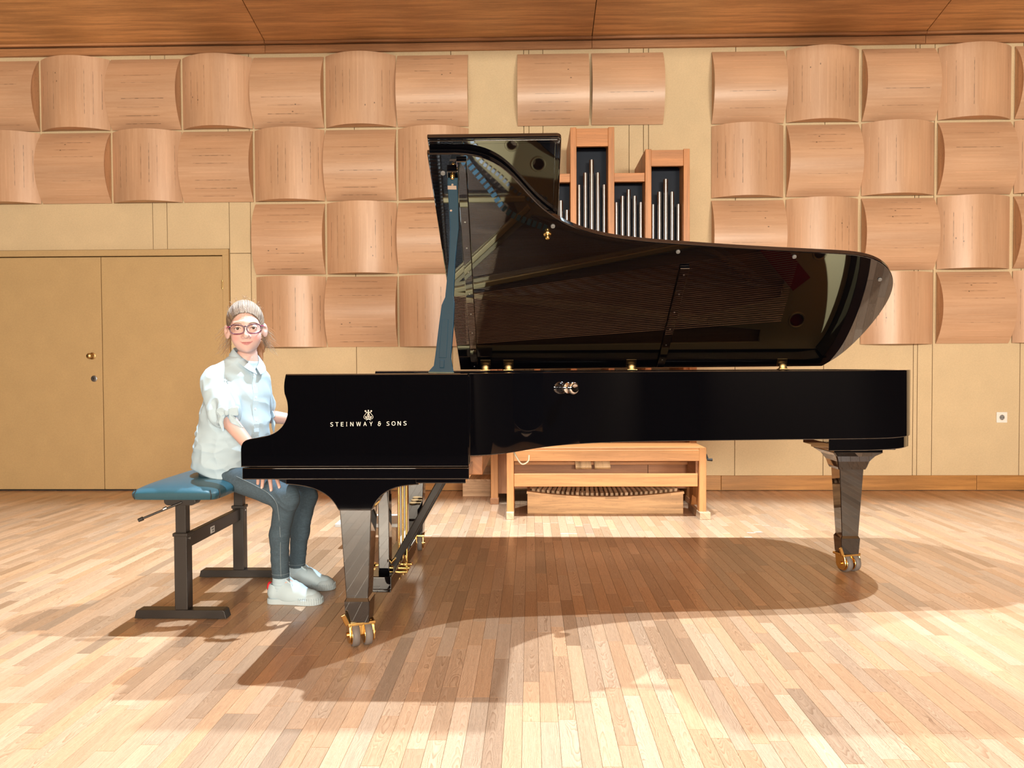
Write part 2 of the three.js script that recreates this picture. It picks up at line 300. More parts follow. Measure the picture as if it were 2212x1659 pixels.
HALL.forEach(([x, k], i) => {
  const y = 2.42, z = REAR - 0.05, w = 2.6, h = 1.1;
  const t = thing('light_bank', `wide warm light bank on the far hall wall, ${['left', 'middle', 'right'][i]} one`, 'light', [x, y, z], 'light banks at the far end of the hall');
  part(t, 'frame', [box(x - w / 2 - 0.04, x + w / 2 + 0.04, y - h / 2 - 0.04, y - h / 2, z - 0.03, z + 0.05), box(x - w / 2 - 0.04, x + w / 2 + 0.04, y + h / 2, y + h / 2 + 0.04, z - 0.03, z + 0.05), box(x - w / 2 - 0.04, x - w / 2, y - h / 2, y + h / 2, z - 0.03, z + 0.05), box(x + w / 2, x + w / 2 + 0.04, y - h / 2, y + h / 2, z - 0.03, z + 0.05)], M.dark);
  part(t, 'diffuser', box(x - w / 2, x + w / 2, y - h / 2, y + h / 2, z, z + 0.03), std({ color: 0x222222, emissive: HALL_COLOUR, emissiveIntensity: 3 * k }));
  const l = new THREE.RectAreaLight(HALL_COLOUR, HALL_LUMINANCE * k, w, h); l.position.set(0, 0, -0.02); t.add(l); l.name = 'panel_light';
});
// ------------------------------------------------------------------ curved diffusers on the wall
{
  const S = 0.564, SAG = 0.106, back = WZ + 0.010, Rr = (S * S / 4 + SAG * SAG) / (2 * SAG), half = Math.asin(S / 2 / Rr), N = 20;
  const arc = (t) => { const a = lerp(-half, half, t); return [Rr * Math.sin(a), Rr * Math.cos(a) - Rr * Math.cos(half)]; };
  function face() {                                   // curved sheet 7 mm thick, axis along x
    const P = [], U = [], I = [], H = 0.007, ring = (s) => { for (const [o, q] of [[0, 0], [-H, 1]]) for (let i = 0; i <= N; i++) { const [y, d] = arc(i / N), a = lerp(-half, half, i / N); P.push(s, y + o * Math.sin(a), d + o * Math.cos(a)); U.push(s / S + 0.5, i / N); } };
    ring(-S / 2); ring(S / 2); const K = N + 1, A = 0, B = K, Cc = 2 * K, D = 3 * K;
    for (let i = 0; i < N; i++) { I.push(A + i, Cc + i, Cc + i + 1, A + i, Cc + i + 1, A + i + 1); I.push(B + i, D + i + 1, D + i, B + i, B + i + 1, D + i + 1); }
    const G = new THREE.BufferGeometry(); G.setAttribute('position', new THREE.Float32BufferAttribute(P, 3)); G.setAttribute('uv', new THREE.Float32BufferAttribute(U, 2)); G.setIndex(I); G.computeVertexNormals();
    // thin edges all round
    const E = [], EU = []; const q = (a, b, c, d) => { for (const i of [a, b, c, a, c, d]) { E.push(P[3 * i], P[3 * i + 1], P[3 * i + 2]); EU.push(U[2 * i], U[2 * i + 1]); } };
    for (let i = 0; i < N; i++) { q(A + i, A + i + 1, B + i + 1, B + i); q(Cc + i, D + i, D + i + 1, Cc + i + 1); } q(A, B, D, Cc); q(A + N, Cc + N, D + N, B + N);
    const G2 = new THREE.BufferGeometry(); G2.setAttribute('position', new THREE.Float32BufferAttribute(E, 3)); G2.setAttribute('uv', new THREE.Float32BufferAttribute(EU, 2)); G2.computeVertexNormals();
    return merge([G, G2]);
  }
  function endPanel(s) { const pts = []; for (let i = 0; i <= N; i++) { const [y, d] = arc(i / N), a = lerp(-half, half, i / N); pts.push([y - 0.0075 * Math.sin(a), d - 0.0075 * Math.cos(a)]); } pts[0][1] = Math.max(pts[0][1], -0.01); const g = extrude(shapeOf(pts.map(([y, d]) => [-d, y])), 0.012).rotateY(PI / 2); g.translate(s > 0 ? S / 2 - 0.016 : -S / 2 + 0.004, 0, 0); return woodUV(g, 1); }
  const protos = { h: [], v: [] };
  const r = rng(71);
  function panel(cx, cy, kind, label, block) {
    const q = Math.floor(r() * 6), flip = r() < 0.5;
    const t = thing('wall_diffuser', label, 'acoustic panel', [cx, cy, back], block);
    const put = (g) => { if (flip) g.rotateZ(PI); if (kind === 'v') g.rotateZ(PI / 2); return g.translate(cx, cy, back); };
    part(t, 'curved_face', put(face()), M.diffuser[q]); part(t, 'end_panel', put(endPanel(-1)), M.diffuserEdge); part(t, 'end_panel', put(endPanel(1)), M.diffuserEdge);
  }
  const ROW = [3.193, 2.611, 2.027, 1.442], rowName = ['top row', 'second row', 'third row', 'lowest row'], nth = ['first', 'second', 'third', 'fourth', 'fifth', 'sixth', 'seventh', 'eighth'];
  const say = (kind) => kind === 'h' ? 'level curved beech wall diffuser' : 'upright curved beech wall diffuser';
  const LX = (k) => -0.7625 - 0.5775 * (6 - k);                  // seven columns of the left block, k = 0..6
  const RX = [1.725, 2.311, 2.9, 3.49, 4.083];
  for (let row = 0; row < 4; row++) {
    const from = row < 2 ? 0 : 4;
    for (let k = from; k < 7; k++) { const kind = (k + row) % 2 ? 'v' : 'h'; panel(LX(k), ROW[row], kind, `${say(kind)}, ${nth[k - from]} in the ${rowName[row]}, left block`, 'wall diffusers of the left block'); }
    for (let k = row === 3 ? 2 : 0; k < 5; k++) {
      const kind = (k + row) % 2 ? 'v' : 'h', n = row === 3 ? k - 2 : k;
      panel(RX[k], ROW[row] - 0.0 + (k - 2) * 0.003, kind, `${say(kind)}, ${nth[n]} in the ${rowName[row]}, right block`, 'wall diffusers of the right block');
    }
  }
  panel(0.193, 3.19, 'h', 'left one of the two beech wall diffusers above the pipe organ', 'wall diffusers above the organ');
  panel(0.779, 3.19, 'h', 'right one of the two beech wall diffusers above the pipe organ', 'wall diffusers above the organ');
}
{ // wall socket
  const t = thing('wall_socket', 'square white wall socket with an earthed round recess, low on the cream wall', 'socket', [3.731, 0.578, WZ]);
  part(t, 'cover_plate', box(3.689, 3.773, 0.536, 0.62, WZ, WZ + 0.009, 0.003), M.white);
  part(t, 'recess_ring', new THREE.TorusGeometry(0.023, 0.003, 8, 28).translate(3.731, 0.578, WZ + 0.009), M.white);
  part(t, 'recess', rod(V(3.731, 0.578, WZ + 0.0088), V(3.731, 0.578, WZ + 0.0094), 0.0215, 0.0215, 28), M.grey, 'grey recessed well');
  for (const s of [-1, 1]) part(t, 'contact_hole', rod(V(3.731 + s * 0.0095, 0.578, WZ + 0.0094), V(3.731 + s * 0.0095, 0.578, WZ + 0.0102), 0.0032), M.dark);
  for (const s of [-1, 1]) part(t, 'earth_clip', box(3.728, 3.734, 0.578 + s * 0.017, 0.578 + s * 0.0225, WZ + 0.0094, WZ + 0.0108), M.brass);
}
// ------------------------------------------------------------------ concert grand piano
const HINGE_Z = -4.17, HINGE_Y = 0.98, LID_A = 32 * PI / 180, RIM_TOP = 0.976, RIM_BOT = 0.683;
// plan of the curved side: x and distance w from the spine
const CURVE = [[-0.20, 1.555], [-0.153, 1.53], [-0.094, 1.486], [-0.038, 1.40], [-0.005, 1.345], [0.032, 1.29], [0.07, 1.241], [0.11, 1.2], [0.145, 1.174], [0.19, 1.144], [0.247, 1.115], [0.311, 1.090], [0.393, 1.07], [0.515, 1.049], [0.72, 1.024], [0.926, 1.001], [1.132, 0.982], [1.34, 0.964], [1.463, 0.952], [1.56, 0.915], [1.633, 0.852], [1.684, 0.775], [1.714, 0.68], [1.724, 0.56], [1.717, 0.402], [1.693, 0.247], [1.656, 0.112], [1.60, 0.022]];
const curvePts = (() => { const c = new THREE.SplineCurve([V2(-0.30, 1.556), V2(-0.25, 1.556), ...CURVE.map(([x, w]) => V2(x, w))]); let q = c.getSpacedPoints(150).map((p) => [p.x, p.y]);
  for (let k = 0; k < 18; k++) q = q.map((p, i) => i < 2 || i > q.length - 3 ? p : [(q[i - 1][0] + 2 * p[0] + q[i + 1][0]) / 4, (q[i - 1][1] + 2 * p[1] + q[i + 1][1]) / 4]);
  return q; })();
function V2(x, y) { return new THREE.Vector2(x, y); }
{
  const piano = thing('grand_piano', 'black polished concert grand piano, lid raised on its prop, gold lettering on the side', 'piano', [0.4, 0, -3.4]);
  const tailOut = (x) => x > 1.3 ? x + 0.034 * (x - 1.3) / 0.42 : x;
  const outer = [[-0.90, HINGE_Z], [-0.90, HINGE_Z + 0.07], [-0.36, HINGE_Z + 0.07]];
  // rim: closed wall round the case (spine, tail, curved side), open towards the keyboard
  const side = curvePts.map(([x, w]) => [tailOut(x), HINGE_Z + Math.max(0.0, w - 0.012)]);
  const path = [[-0.36, HINGE_Z + 1.543], ...side, [1.5, HINGE_Z], [-0.84, HINGE_Z]];
  const inset = (pts, d) => pts.map((p, i) => { const a = pts[Math.max(0, i - 1)], b = pts[Math.min(pts.length - 1, i + 1)], dx = b[0] - a[0], dz = b[1] - a[1], l = Math.hypot(dx, dz) || 1; return [p[0] - dz / l * -d * -1 * -1, p[1] + dx / l * -d]; });
  // walking from the treble front round the tail to the spine the inside lies to the right (towards -z at the start)
  const inner = path.map((p, i) => { const a = path[Math.max(0, i - 2)], b = path[Math.min(path.length - 1, i + 2)], dx = b[0] - a[0], dz = b[1] - a[1], l = Math.hypot(dx, dz) || 1; return [p[0] + dz / l * 0.055, p[1] - dx / l * 0.055]; });
  inner[inner.length - 1][0] = -0.84; inner[0][0] = -0.36;
  part(piano, 'rim', toCreasedNormals(slab([...path, ...inner.slice().reverse()], RIM_BOT, RIM_TOP, 0.0025), 0.16), M.lacquer);
  // treble and bass arms (cheeks)
  const armProfile = () => {
    const s = new THREE.Shape(); s.moveTo(-0.212, 0.652); s.lineTo(-0.212, RIM_TOP); s.lineTo(-0.846, RIM_TOP); s.bezierCurveTo(-0.852, 0.955, -0.856, 0.93, -0.851, 0.905);
    s.bezierCurveTo(-0.842, 0.882, -0.838, 0.862, -0.843, 0.832); s.bezierCurveTo(-0.853, 0.79, -0.885, 0.765, -0.93, 0.759); s.lineTo(-0.968, 0.752); s.bezierCurveTo(-0.998, 0.748, -1.006, 0.735, -1.007, 0.712); s.lineTo(-1.007, 0.652); s.closePath(); return s;
  };
  part(piano, 'treble_arm', extrude(armProfile(), 0.085, 0.004, 3).translate(0, 0, -2.665), M.lacquer);
  part(piano, 'bass_arm', extrude(armProfile(), 0.085, 0.004, 3).translate(0, 0, -4.175), M.lacquer);
  part(piano, 'arm_return', box(-0.36, -0.208, 0.655, RIM_TOP - 0.002, -2.68, -2.586, 0.012, 4), M.lacquer);
  part(piano, 'key_bed', box(-1.002, -0.211, 0.609, 0.6505, -4.17, -2.578, 0.004, 2), M.lacquer);
  part(piano, 'under_beam', box(-0.40, -0.225, 0.592, 0.609, -4.0, -2.60, 0.003), M.lacquer);
  part(piano, 'cross_beam', box(-0.235, -0.175, 0.60, 0.72, -4.0, -2.75, 0.004), M.organDark, 'brown wooden beam under the case');
  part(piano, 'bottom_beam', [bar(V(-0.2, 0.70, -2.9), V(1.45, 0.70, -3.75), 0.07, 0.035, V(0, 1, 0)), bar(V(-0.2, 0.70, -3.95), V(1.45, 0.70, -3.85), 0.07, 0.035, V(0, 1, 0))], M.organDark);
  part(piano, 'bottom_board', slab([[-0.36, HINGE_Z + 1.50], ...inner.slice(2, -1).filter((p, i) => i % 3 === 0), [-0.36, HINGE_Z + 0.055]], 0.745, 0.765), M.organDark);
  part(piano, 'fall_board', box(-0.77, -0.735, 0.72, 0.95, -4.09, -2.665, 0.008), M.lacquer);
  part(piano, 'key_slip', box(-1.0, -0.98, 0.652, 0.715, -4.09, -2.665, 0.004), M.lacquer);
  { const w = [], b = []; for (let i = 0; i < 52; i++) w.push(box(-0.978, -0.80, 0.70, 0.722, -3.99 + i * 0.0236, -3.99 + i * 0.0236 + 0.0226, 0.0015)); stuff(part(piano, 'white_keys', w, M.ivory));
    for (let i = 0; i < 51; i++) if (![1, 4].includes(i % 7)) b.push(box(-0.925, -0.80, 0.722, 0.734, -3.971 + i * 0.0236, -3.971 + i * 0.0236 + 0.0105, 0.0015)); stuff(part(piano, 'black_keys', b, M.lacquer)); }
  // ---- interior: soundboard, iron plate, strings, dampers (the lid mirrors them)
  const bed = [[-0.36, HINGE_Z + 1.49], ...inner.slice(2, -1).filter((p, i) => i % 2 === 0), [-0.36, HINGE_Z + 0.056]];
  part(piano, 'soundboard', slab(bed, 0.80, 0.815), M.soundboard);
  const bays = [
    [[-0.54, -2.80], [-0.54, -3.22], [-0.10, -3.22], [-0.27, -3.06], [-0.43, -2.82]],
    [[-0.54, -3.27], [-0.54, -3.69], [-0.47, -3.69], [-0.06, -3.32], [-0.08, -3.27]],
    [[-0.38, -3.695], [0.02, -3.335], [0.35, -3.41], [0.90, -3.435], [0.90, -3.455]],
    [[-0.36, -3.745], [0.95, -3.505], [1.30, -3.50], [1.38, -3.62], [1.36, -3.80], [0.95, -3.90]],
    [[-0.54, -3.785], [-0.45, -3.775], [0.95, -3.955], [1.28, -3.99], [1.28, -4.06], [-0.54, -4.08]]];
  const hole = (x, z, r) => { const p = []; for (let i = 0; i < 20; i++) p.push([x + r * Math.cos(i * PI / 10), z + r * Math.sin(i * PI / 10)]); return p; };
  const rings = [[-0.087, -3.02, 0.030], [0.047, -3.118, 0.034], [0.24, -3.22, 0.034], [0.62, -3.26, 0.034], [1.2, -3.33, 0.034], [1.53, -3.55, 0.034], [1.47, -3.93, 0.042]];
  const plateOutline = [[-0.72, -2.67], [-0.36, -2.69], ...inner.slice(3, -2).map(([x, z]) => [x, z]).filter((p, i) => i % 2 === 0), [-0.36, HINGE_Z + 0.06], [-0.72, HINGE_Z + 0.09]];
  const plate = part(piano, 'iron_plate', slab(plateOutline, 0.846, 0.862, 0.004, [...bays, ...rings.map(([x, z, r]) => hole(x, z, r))]), M.plate, 'gold painted cast iron plate');
  const strutLines = [[[-0.56, -3.246], [-0.02, -3.246]], [[-0.46, -3.715], [0.0, -3.285]], [[-0.56, -3.765], [0.98, -3.465]], [[-0.56, -3.735], [0.98, -3.93]], [[-0.56, -2.72], [-0.56, -4.09]]];
  for (const [a, b] of strutLines) part(plate, 'strut', bar(V(a[0], 0.875, a[1]), V(b[0], 0.872, b[1]), 0.03, 0.04, V(0, 1, 0), 0.006), M.plate);
  for (const [x, z, r] of rings) part(plate, 'hole_rim', new THREE.TorusGeometry(r, 0.006, 8, 28).rotateX(PI / 2).translate(x, 0.863, z), M.plate);
  { // tuning pins and strings
    const pins = [], tre = [], bass = [], heads = [], felts = [], bridge = [];
    const endAt = (t) => { const P = [[-0.42, -2.79], [-0.27, -3.05], [-0.07, -3.24], [0.40, -3.42], [1.0, -3.50], [1.30, -3.72]]; const f = t * 5, i = Math.min(4, Math.floor(f)); return [lerp(P[i][0], P[i + 1][0], f - i), lerp(P[i][1], P[i + 1][1], f - i)]; };
    for (let i = 0; i < 130; i++) { const t = i / 129, z = -2.76 - 1.02 * t, e = endAt(t); tre.push(rod(V(-0.60, 0.885, z), V(e[0], 0.882, e[1]), 0.0008, 0.0008, 4, false)); for (let k = 0; k < 2; k++) pins.push(rod(V(-0.70 + 0.045 * k + 0.01 * (i % 3), 0.862, z), V(-0.70 + 0.045 * k + 0.01 * (i % 3), 0.895, z), 0.003, 0.003, 6)); }
    for (let i = 0; i < 34; i++) { const t = i / 33; bass.push(rod(V(-0.60, 0.895, -3.80 - 0.27 * t), V(1.42 - 0.05 * t, 0.90, -3.50 - 0.42 * t), 0.0019, 0.0019, 5, false)); }
    stuff(part(piano, 'strings', tre, M.steel)); stuff(part(piano, 'bass_strings', bass, M.copper, 'copper wound bass strings')); stuff(part(piano, 'tuning_pins', pins, M.steel));
    for (let i = 0; i < 66; i++) { const z = -2.90 - 1.16 * i / 65, x = -0.475 + 0.02 * (i / 65); heads.push(box(x - 0.02, x + 0.02, 0.905, 0.935, z - 0.0065, z + 0.0065, 0.002)); felts.push(box(x - 0.028, x + 0.028, 0.888, 0.905, z - 0.006, z + 0.006)); }
    stuff(part(piano, 'damper_heads', heads, M.lacquer)); stuff(part(piano, 'damper_felts', felts, M.felt));
    stuff(part(piano, 'red_felt_strips', [bar(V(1.20, 0.868, -3.44), V(1.46, 0.868, -3.72), 0.11, 0.006, V(0, 1, 0)), bar(V(1.43, 0.83, -3.88), V(1.51, 0.83, -3.98), 0.06, 0.006, V(0, 1, 0))], M.redFelt, 'red felt strips on the plate'));
    { const cloth = [], bars = []; const bl = [[-0.42, -2.88], [-0.31, -3.05], [-0.2, -3.19], [-0.10, -3.315], [0.1, -3.40]], al = [[-0.36, -2.86], [-0.26, -3.035], [-0.15, -3.13], [-0.054, -3.22], [0.1, -3.30]];
      for (const [L, out] of [[bl, cloth], [al, bars]]) { const c = new THREE.SplineCurve(L.map(([a, b]) => V2(a, b))); for (let i = 0; i < 26; i++) { const p = c.getPointAt(i / 26), q = c.getPointAt((i + 0.62) / 26); out.push(bar(V(p.x, out === cloth ? 0.892 : 0.868, p.y), V(q.x, out === cloth ? 0.892 : 0.868, q.y), out === cloth ? 0.03 : 0.018, 0.012, V(0, 1, 0))); } }
      stuff(part(piano, 'string_cloth', cloth, std({ color: C(0.22, 0.42, 0.55), roughness: 1 }), 'pale blue string cloth')); stuff(part(piano, 'duplex_bars', bars, M.steel)); }
    part(piano, 'bridge', tube([V(-0.45, 0.83, -2.80), V(-0.32, 0.83, -3.05), V(-0.12, 0.83, -3.26), V(0.36, 0.83, -3.46), V(0.95, 0.83, -3.54), V(1.22, 0.83, -3.74)], 0.018, 60, 6), M.soundboard);
  }
  // ---- lid
  const lidM = new THREE.Matrix4().makeBasis(V(1, 0, 0), V(0, Math.sin(LID_A), Math.cos(LID_A)), V(0, -Math.cos(LID_A), Math.sin(LID_A))).setPosition(0, HINGE_Y, HINGE_Z);
  const onLid = (g) => g.applyMatrix4(lidM), lidAt = (x, w, d = 0) => V(x, w, d).applyMatrix4(lidM);
  const lidPts = [[-0.386, 0.0], [-0.386, 1.556], ...curvePts].reverse();
  const lid = part(piano, 'lid', onLid(toCreasedNormals(extrude(shapeOf(lidPts), 0.024, 0.004, 3).translate(0, 0, -0.024), 0.16)), M.lacquer);
  const flap = new THREE.Shape(); flap.moveTo(-0.382, 0.02); flap.lineTo(0.122, 0.02); flap.lineTo(0.122, 1.585); flap.quadraticCurveTo(0.122, 1.605, 0.102, 1.605); flap.lineTo(-0.382, 1.605); flap.closePath();
  const fl = part(piano, 'lid_flap', onLid(extrude(flap, 0.024, 0.006, 4).translate(0, 0, -0.054)), M.lacquer);
  part(fl, 'flap_moulding', [onLid(box(-0.380, 0.108, 1.578, 1.594, -0.031, -0.026, 0.002)), onLid(box(0.098, 0.110, 0.9, 1.58, -0.031, -0.026, 0.002))], M.lacquer);
  const screws = (p, n, f) => { for (let i = 0; i < n; i++) { const [x, w, d] = f(i / (n - 1)); part(p, 'screw', onLid(rod(V(x, w, d - 0.001), V(x, w, d + 0.0016), 0.0042, 0.0036, 10)), M.steel, 'steel screw head'); } };
  const onBat = (x0, w0, x1, w1, half) => onLid(extrude(shapeOf([[x0 - half, w0], [x0 + half, w0], [x1 + half, w1], [x1 - half, w1]]), 0.016, 0.003, 2));
  const bat = part(piano, 'lid_batten', onBat(-0.306, 0.03, -0.258, 1.53, 0.019), M.lacquer);
  // screws of the two battens are sub-parts of them
  screws(bat, 8, (t) => [lerp(-0.304, -0.268, t), lerp(0.06, 1.2, t), 0.016]);
  const bat2 = part(piano, 'lid_batten', onBat(0.716, 0.04, 0.702, 0.885, 0.021), M.lacquer);
  screws(bat2, 6, (t) => [lerp(0.714, 0.704, t), lerp(0.12, 0.84, t), 0.016]);
  for (const [x, w] of [[-0.335, 1.46], [0.10, 1.155], [0.655, 0.985], [1.175, 0.945], [1.615, 0.78]]) part(lid, 'lid_button', onLid(rod(V(x, w, 0), V(x, w, 0.006), 0.0095, 0.0085, 16)), M.grey);
  { const k = part(lid, 'lid_lock', onLid(lathe([[0, 0], [0.017, 0], [0.018, 0.003], [0.014, 0.007], [0.009, 0.009], [0.008, 0.018], [0.011, 0.022], [0.007, 0.028], [0, 0.029]], 20).rotateX(PI / 2).translate(0.078, 1.105, 0)), M.brass, 'small brass lock knob'); }
  // hinges along the spine
  for (const [x, lean] of [[-0.245, 0], [-0.118, 0], [0.56, 0], [1.385, 0.02]]) {
    const y = RIM_TOP, z = HINGE_Z + 0.03;
    part(piano, 'lid_hinge', [lathe([[0, 0], [0.026, 0], [0.026, 0.006], [0.02, 0.012], [0.022, 0.02], [0.017, 0.028], [0.009, 0.034], [0.011, 0.038], [0.015, 0.044], [0.011, 0.052], [0, 0.058]], 18).scale(1, 1, 0.55).translate(x, y, z), box(x - 0.028, x + 0.028, y, y + 0.004, z - 0.02, z + 0.03, 0.0015)], M.brassDull);
  }
  { // lid prop: broad foot, shaft and a socketed top
    const P0 = V(-0.318, RIM_TOP - 0.002, -2.70), P1 = lidAt(-0.296, 1.445, 0.022), ax = P1.clone().sub(P0), L = ax.length(), y = ax.normalize(), x = V(1, 0, 0).sub(y.clone().multiplyScalar(y.x)).normalize(), z = x.clone().cross(y);
    const Mx = new THREE.Matrix4().makeBasis(x, y, z).setPosition(P0), k = 0.00172, t = (py) => (804 - py) / 434 * L, s = (px, py) => (px - lerp(975, 977, (804 - py) / 434)) * k;
    const sh = (pts) => shapeOf(pts.map(([px, py]) => [s(px, py), t(py)]));
    const prop = part(piano, 'lid_prop', extrude(sh([[948, 804], [1002, 804], [998, 792], [994, 772], [996, 705], [996, 656], [993, 642], [993, 560], [997, 490], [989, 384], [989, 372], [966, 372], [966, 384], [977, 490], [979, 560], [975, 645], [968.5, 662], [965, 705], [961, 769], [959, 791]]), 0.022, 0.003, 3).applyMatrix4(Mx), M.satin);
    part(prop, 'inlay_strip', extrude(sh([[969, 775], [985, 775], [985, 694], [971, 694]]), 0.003, 0.001, 1).translate(0, 0, 0.021).applyMatrix4(Mx), M.satin);
    part(prop, 'catch_plate', extrude(sh([[972, 796], [981, 796], [981, 780], [972, 780]]), 0.004, 0.001, 1).translate(0, 0, 0.023).applyMatrix4(Mx), M.satin);
    part(prop, 'metal_plate', extrude(sh([[968, 401], [988, 401], [987, 392], [967, 392]]), 0.003, 0.0008, 1).translate(0, 0, 0.021).applyMatrix4(Mx), M.steel);
    for (const py of [390, 451]) part(prop, 'screw', rod(V(s(978, py), t(py), 0.021), V(s(978, py), t(py), 0.0245), 0.005, 0.0042, 12).applyMatrix4(Mx), M.steel);
    const sock = part(lid, 'prop_socket', onLid(box(-0.318, -0.272, 1.435, 1.485, 0, 0.02, 0.004)), M.lacquer);
    part(lid, 'socket_pin', onLid(lathe([[0, 0], [0.009, 0], [0.010, 0.012], [0.006, 0.022], [0, 0.024]], 14).rotateX(PI / 2).translate(-0.296, 1.468, 0.02)), M.brass);
  }
  // ---- legs on castors
  function castor(leg, x, z, top, turn, size) {
    const g = (a) => a.scale(size, 1, size).rotateY(turn).translate(x, 0, z);
    const fork = [box(-0.045, 0.045, top - 0.012, top, -0.036, 0.036, 0.003), bar(V(-0.030, top - 0.004, 0), V(-0.038, 0.045, 0.012), 0.05, 0.008, V(1, 0, 0), 0.003), bar(V(0.030, top - 0.004, 0), V(0.038, 0.045, 0.012), 0.05, 0.008, V(1, 0, 0), 0.003),
      ...[-1, 1].map((s) => { const sh = new THREE.Shape(); sh.absarc(-0.012, 0.0435, 0.031, PI * 0.95, PI * 2.05, false); sh.lineTo(0.024, top - 0.012); sh.lineTo(0.026, top); sh.lineTo(-0.030, top); sh.lineTo(-0.036, top - 0.014); sh.closePath(); return extrude(sh, 0.006, 0.0018, 2).rotateY(PI / 2).translate(s * 0.0385 - 0.003, 0, 0); }), rod(V(-0.047, 0.043, 0.012), V(0.047, 0.043, 0.012), 0.010, 0.010, 16), box(-0.008, 0.008, 0.04, top, 0.0, 0.024, 0.003), bar(V(-0.045, top - 0.006, 0.03), V(-0.062, top + 0.035, 0.034), 0.016, 0.008, V(0, 0, 1), 0.003)];
    part(leg, 'castor_bracket', fork.map(g), M.brass);
    for (const s of [-1, 1]) {
      part(leg, 'castor_wheel', g(lathe([[0.012, -0.011], [0.034, -0.0125], [0.0425, -0.0105], [0.0435, 0], [0.0425, 0.0105], [0.034, 0.0125], [0.012, 0.011]], 30).rotateZ(PI / 2).translate(s * 0.0205, 0.0435, 0.012)), M.rubber, 'worn grey wheel');
      part(leg, 'wheel_flange', g(lathe([[0.0, -0.0135], [0.031, -0.0138], [0.036, -0.0126], [0.036, 0.0126], [0.031, 0.0138], [0, 0.0135]], 30).rotateZ(PI / 2).translate(s * 0.0205, 0.0435, 0.012)), M.brass, 'brass wheel hub');
    }
  }
  function taper(x, z, y0, y1, w0, w1, d0, d1) { // four-sided taper, chamfered
    const g = new THREE.CylinderGeometry(1, 1, 1, 8, 1); const P = g.attributes.position;
    const c = 0.06, sec = [[1 - c, 1], [1, 1 - c], [1, -1 + c], [1 - c, -1], [-1 + c, -1], [-1, -1 + c], [-1, 1 - c], [-1 + c, 1]];
    const v = [], idx = []; for (const [yy, w, d] of [[y0, w0, d0], [y1, w1, d1]]) for (const [a, b] of sec) v.push(x + a * w / 2, yy, z + b * d / 2);
    for (let i = 0; i < 8; i++) { const j = (i + 1) % 8; idx.push(i, i + 8, j, j, i + 8, j + 8); } for (let i = 1; i < 7; i++) { idx.push(0, i, i + 1); idx.push(8, 8 + i + 1, 8 + i); }
    const G = new THREE.BufferGeometry(); G.setAttribute('position', new THREE.Float32BufferAttribute(v, 3)); G.setAttribute('uv', new THREE.Float32BufferAttribute(new Float32Array(v.length / 3 * 2), 2)); G.setIndex(idx); return toCreasedNormals(G, 0.3);
  }
  function leg(x, z, frontal, turn, size) {
    const top = frontal ? 0.497 : 0.505, l = part(piano, 'leg', taper(x, z, 0.172, top, 0.078, 0.114, 0.078, 0.105), M.lacquer);
    part(l, 'foot_block', [taper(x, z, 0.165, 0.178, 0.090, 0.078, 0.09, 0.078), taper(x, z, 0.09, 0.166, 0.082, 0.092, 0.082, 0.092)], M.lacquer);
    if (frontal) {
      const s = new THREE.Shape(); s.moveTo(x - 0.245, 0.609); s.lineTo(x + 0.225, 0.609); s.lineTo(x + 0.225, 0.585); s.lineTo(x + 0.195, 0.583); s.bezierCurveTo(x + 0.12, 0.576, x + 0.085, 0.55, x + 0.062, 0.50); s.lineTo(x + 0.058, 0.494); s.lineTo(x - 0.058, 0.494); s.lineTo(x - 0.062, 0.50); s.bezierCurveTo(x - 0.085, 0.545, x - 0.125, 0.574, x - 0.205, 0.583); s.lineTo(x - 0.245, 0.587); s.closePath();
      part(l, 'leg_bracket', extrude(s, 0.12, 0.003, 2).translate(0, 0, z - 0.06), M.lacquer);
    } else {
      part(l, 'leg_bracket', [taper(x, z, 0.50, 0.512, 0.128, 0.138, 0.118, 0.128), taper(x, z, 0.512, 0.54, 0.138, 0.152, 0.128, 0.15), taper(x, z, 0.54, 0.568, 0.152, 0.185, 0.15, 0.2), taper(x, z, 0.568, 0.588, 0.185, 0.235, 0.2, 0.26)], M.lacquer);
      part(l, 'leg_plate', [box(x - 0.115, x + 0.11, 0.588, 0.604, z - 0.16, z + 0.13, 0.002), box(x - 0.14, x + 0.16, 0.604, 0.632, z - 0.2, z + 0.15, 0.002)], M.lacquer);
    }
    castor(l, x, z, 0.09, turn, size);
  }
  leg(-0.617, -2.675, true, 0.42, 1.1); leg(-0.625, -4.06, true, 0.1, 1.05); leg(1.535, -3.66, false, 0.3, 1.1);
  part(piano, 'tail_base', slab(side.filter(([x, z]) => x > 1.28).map(([x, z]) => [x - 0.008, z - 0.006 * (x < 1.7 ? 1 : 0)]), 0.632, RIM_BOT, 0.003), M.lacquer);
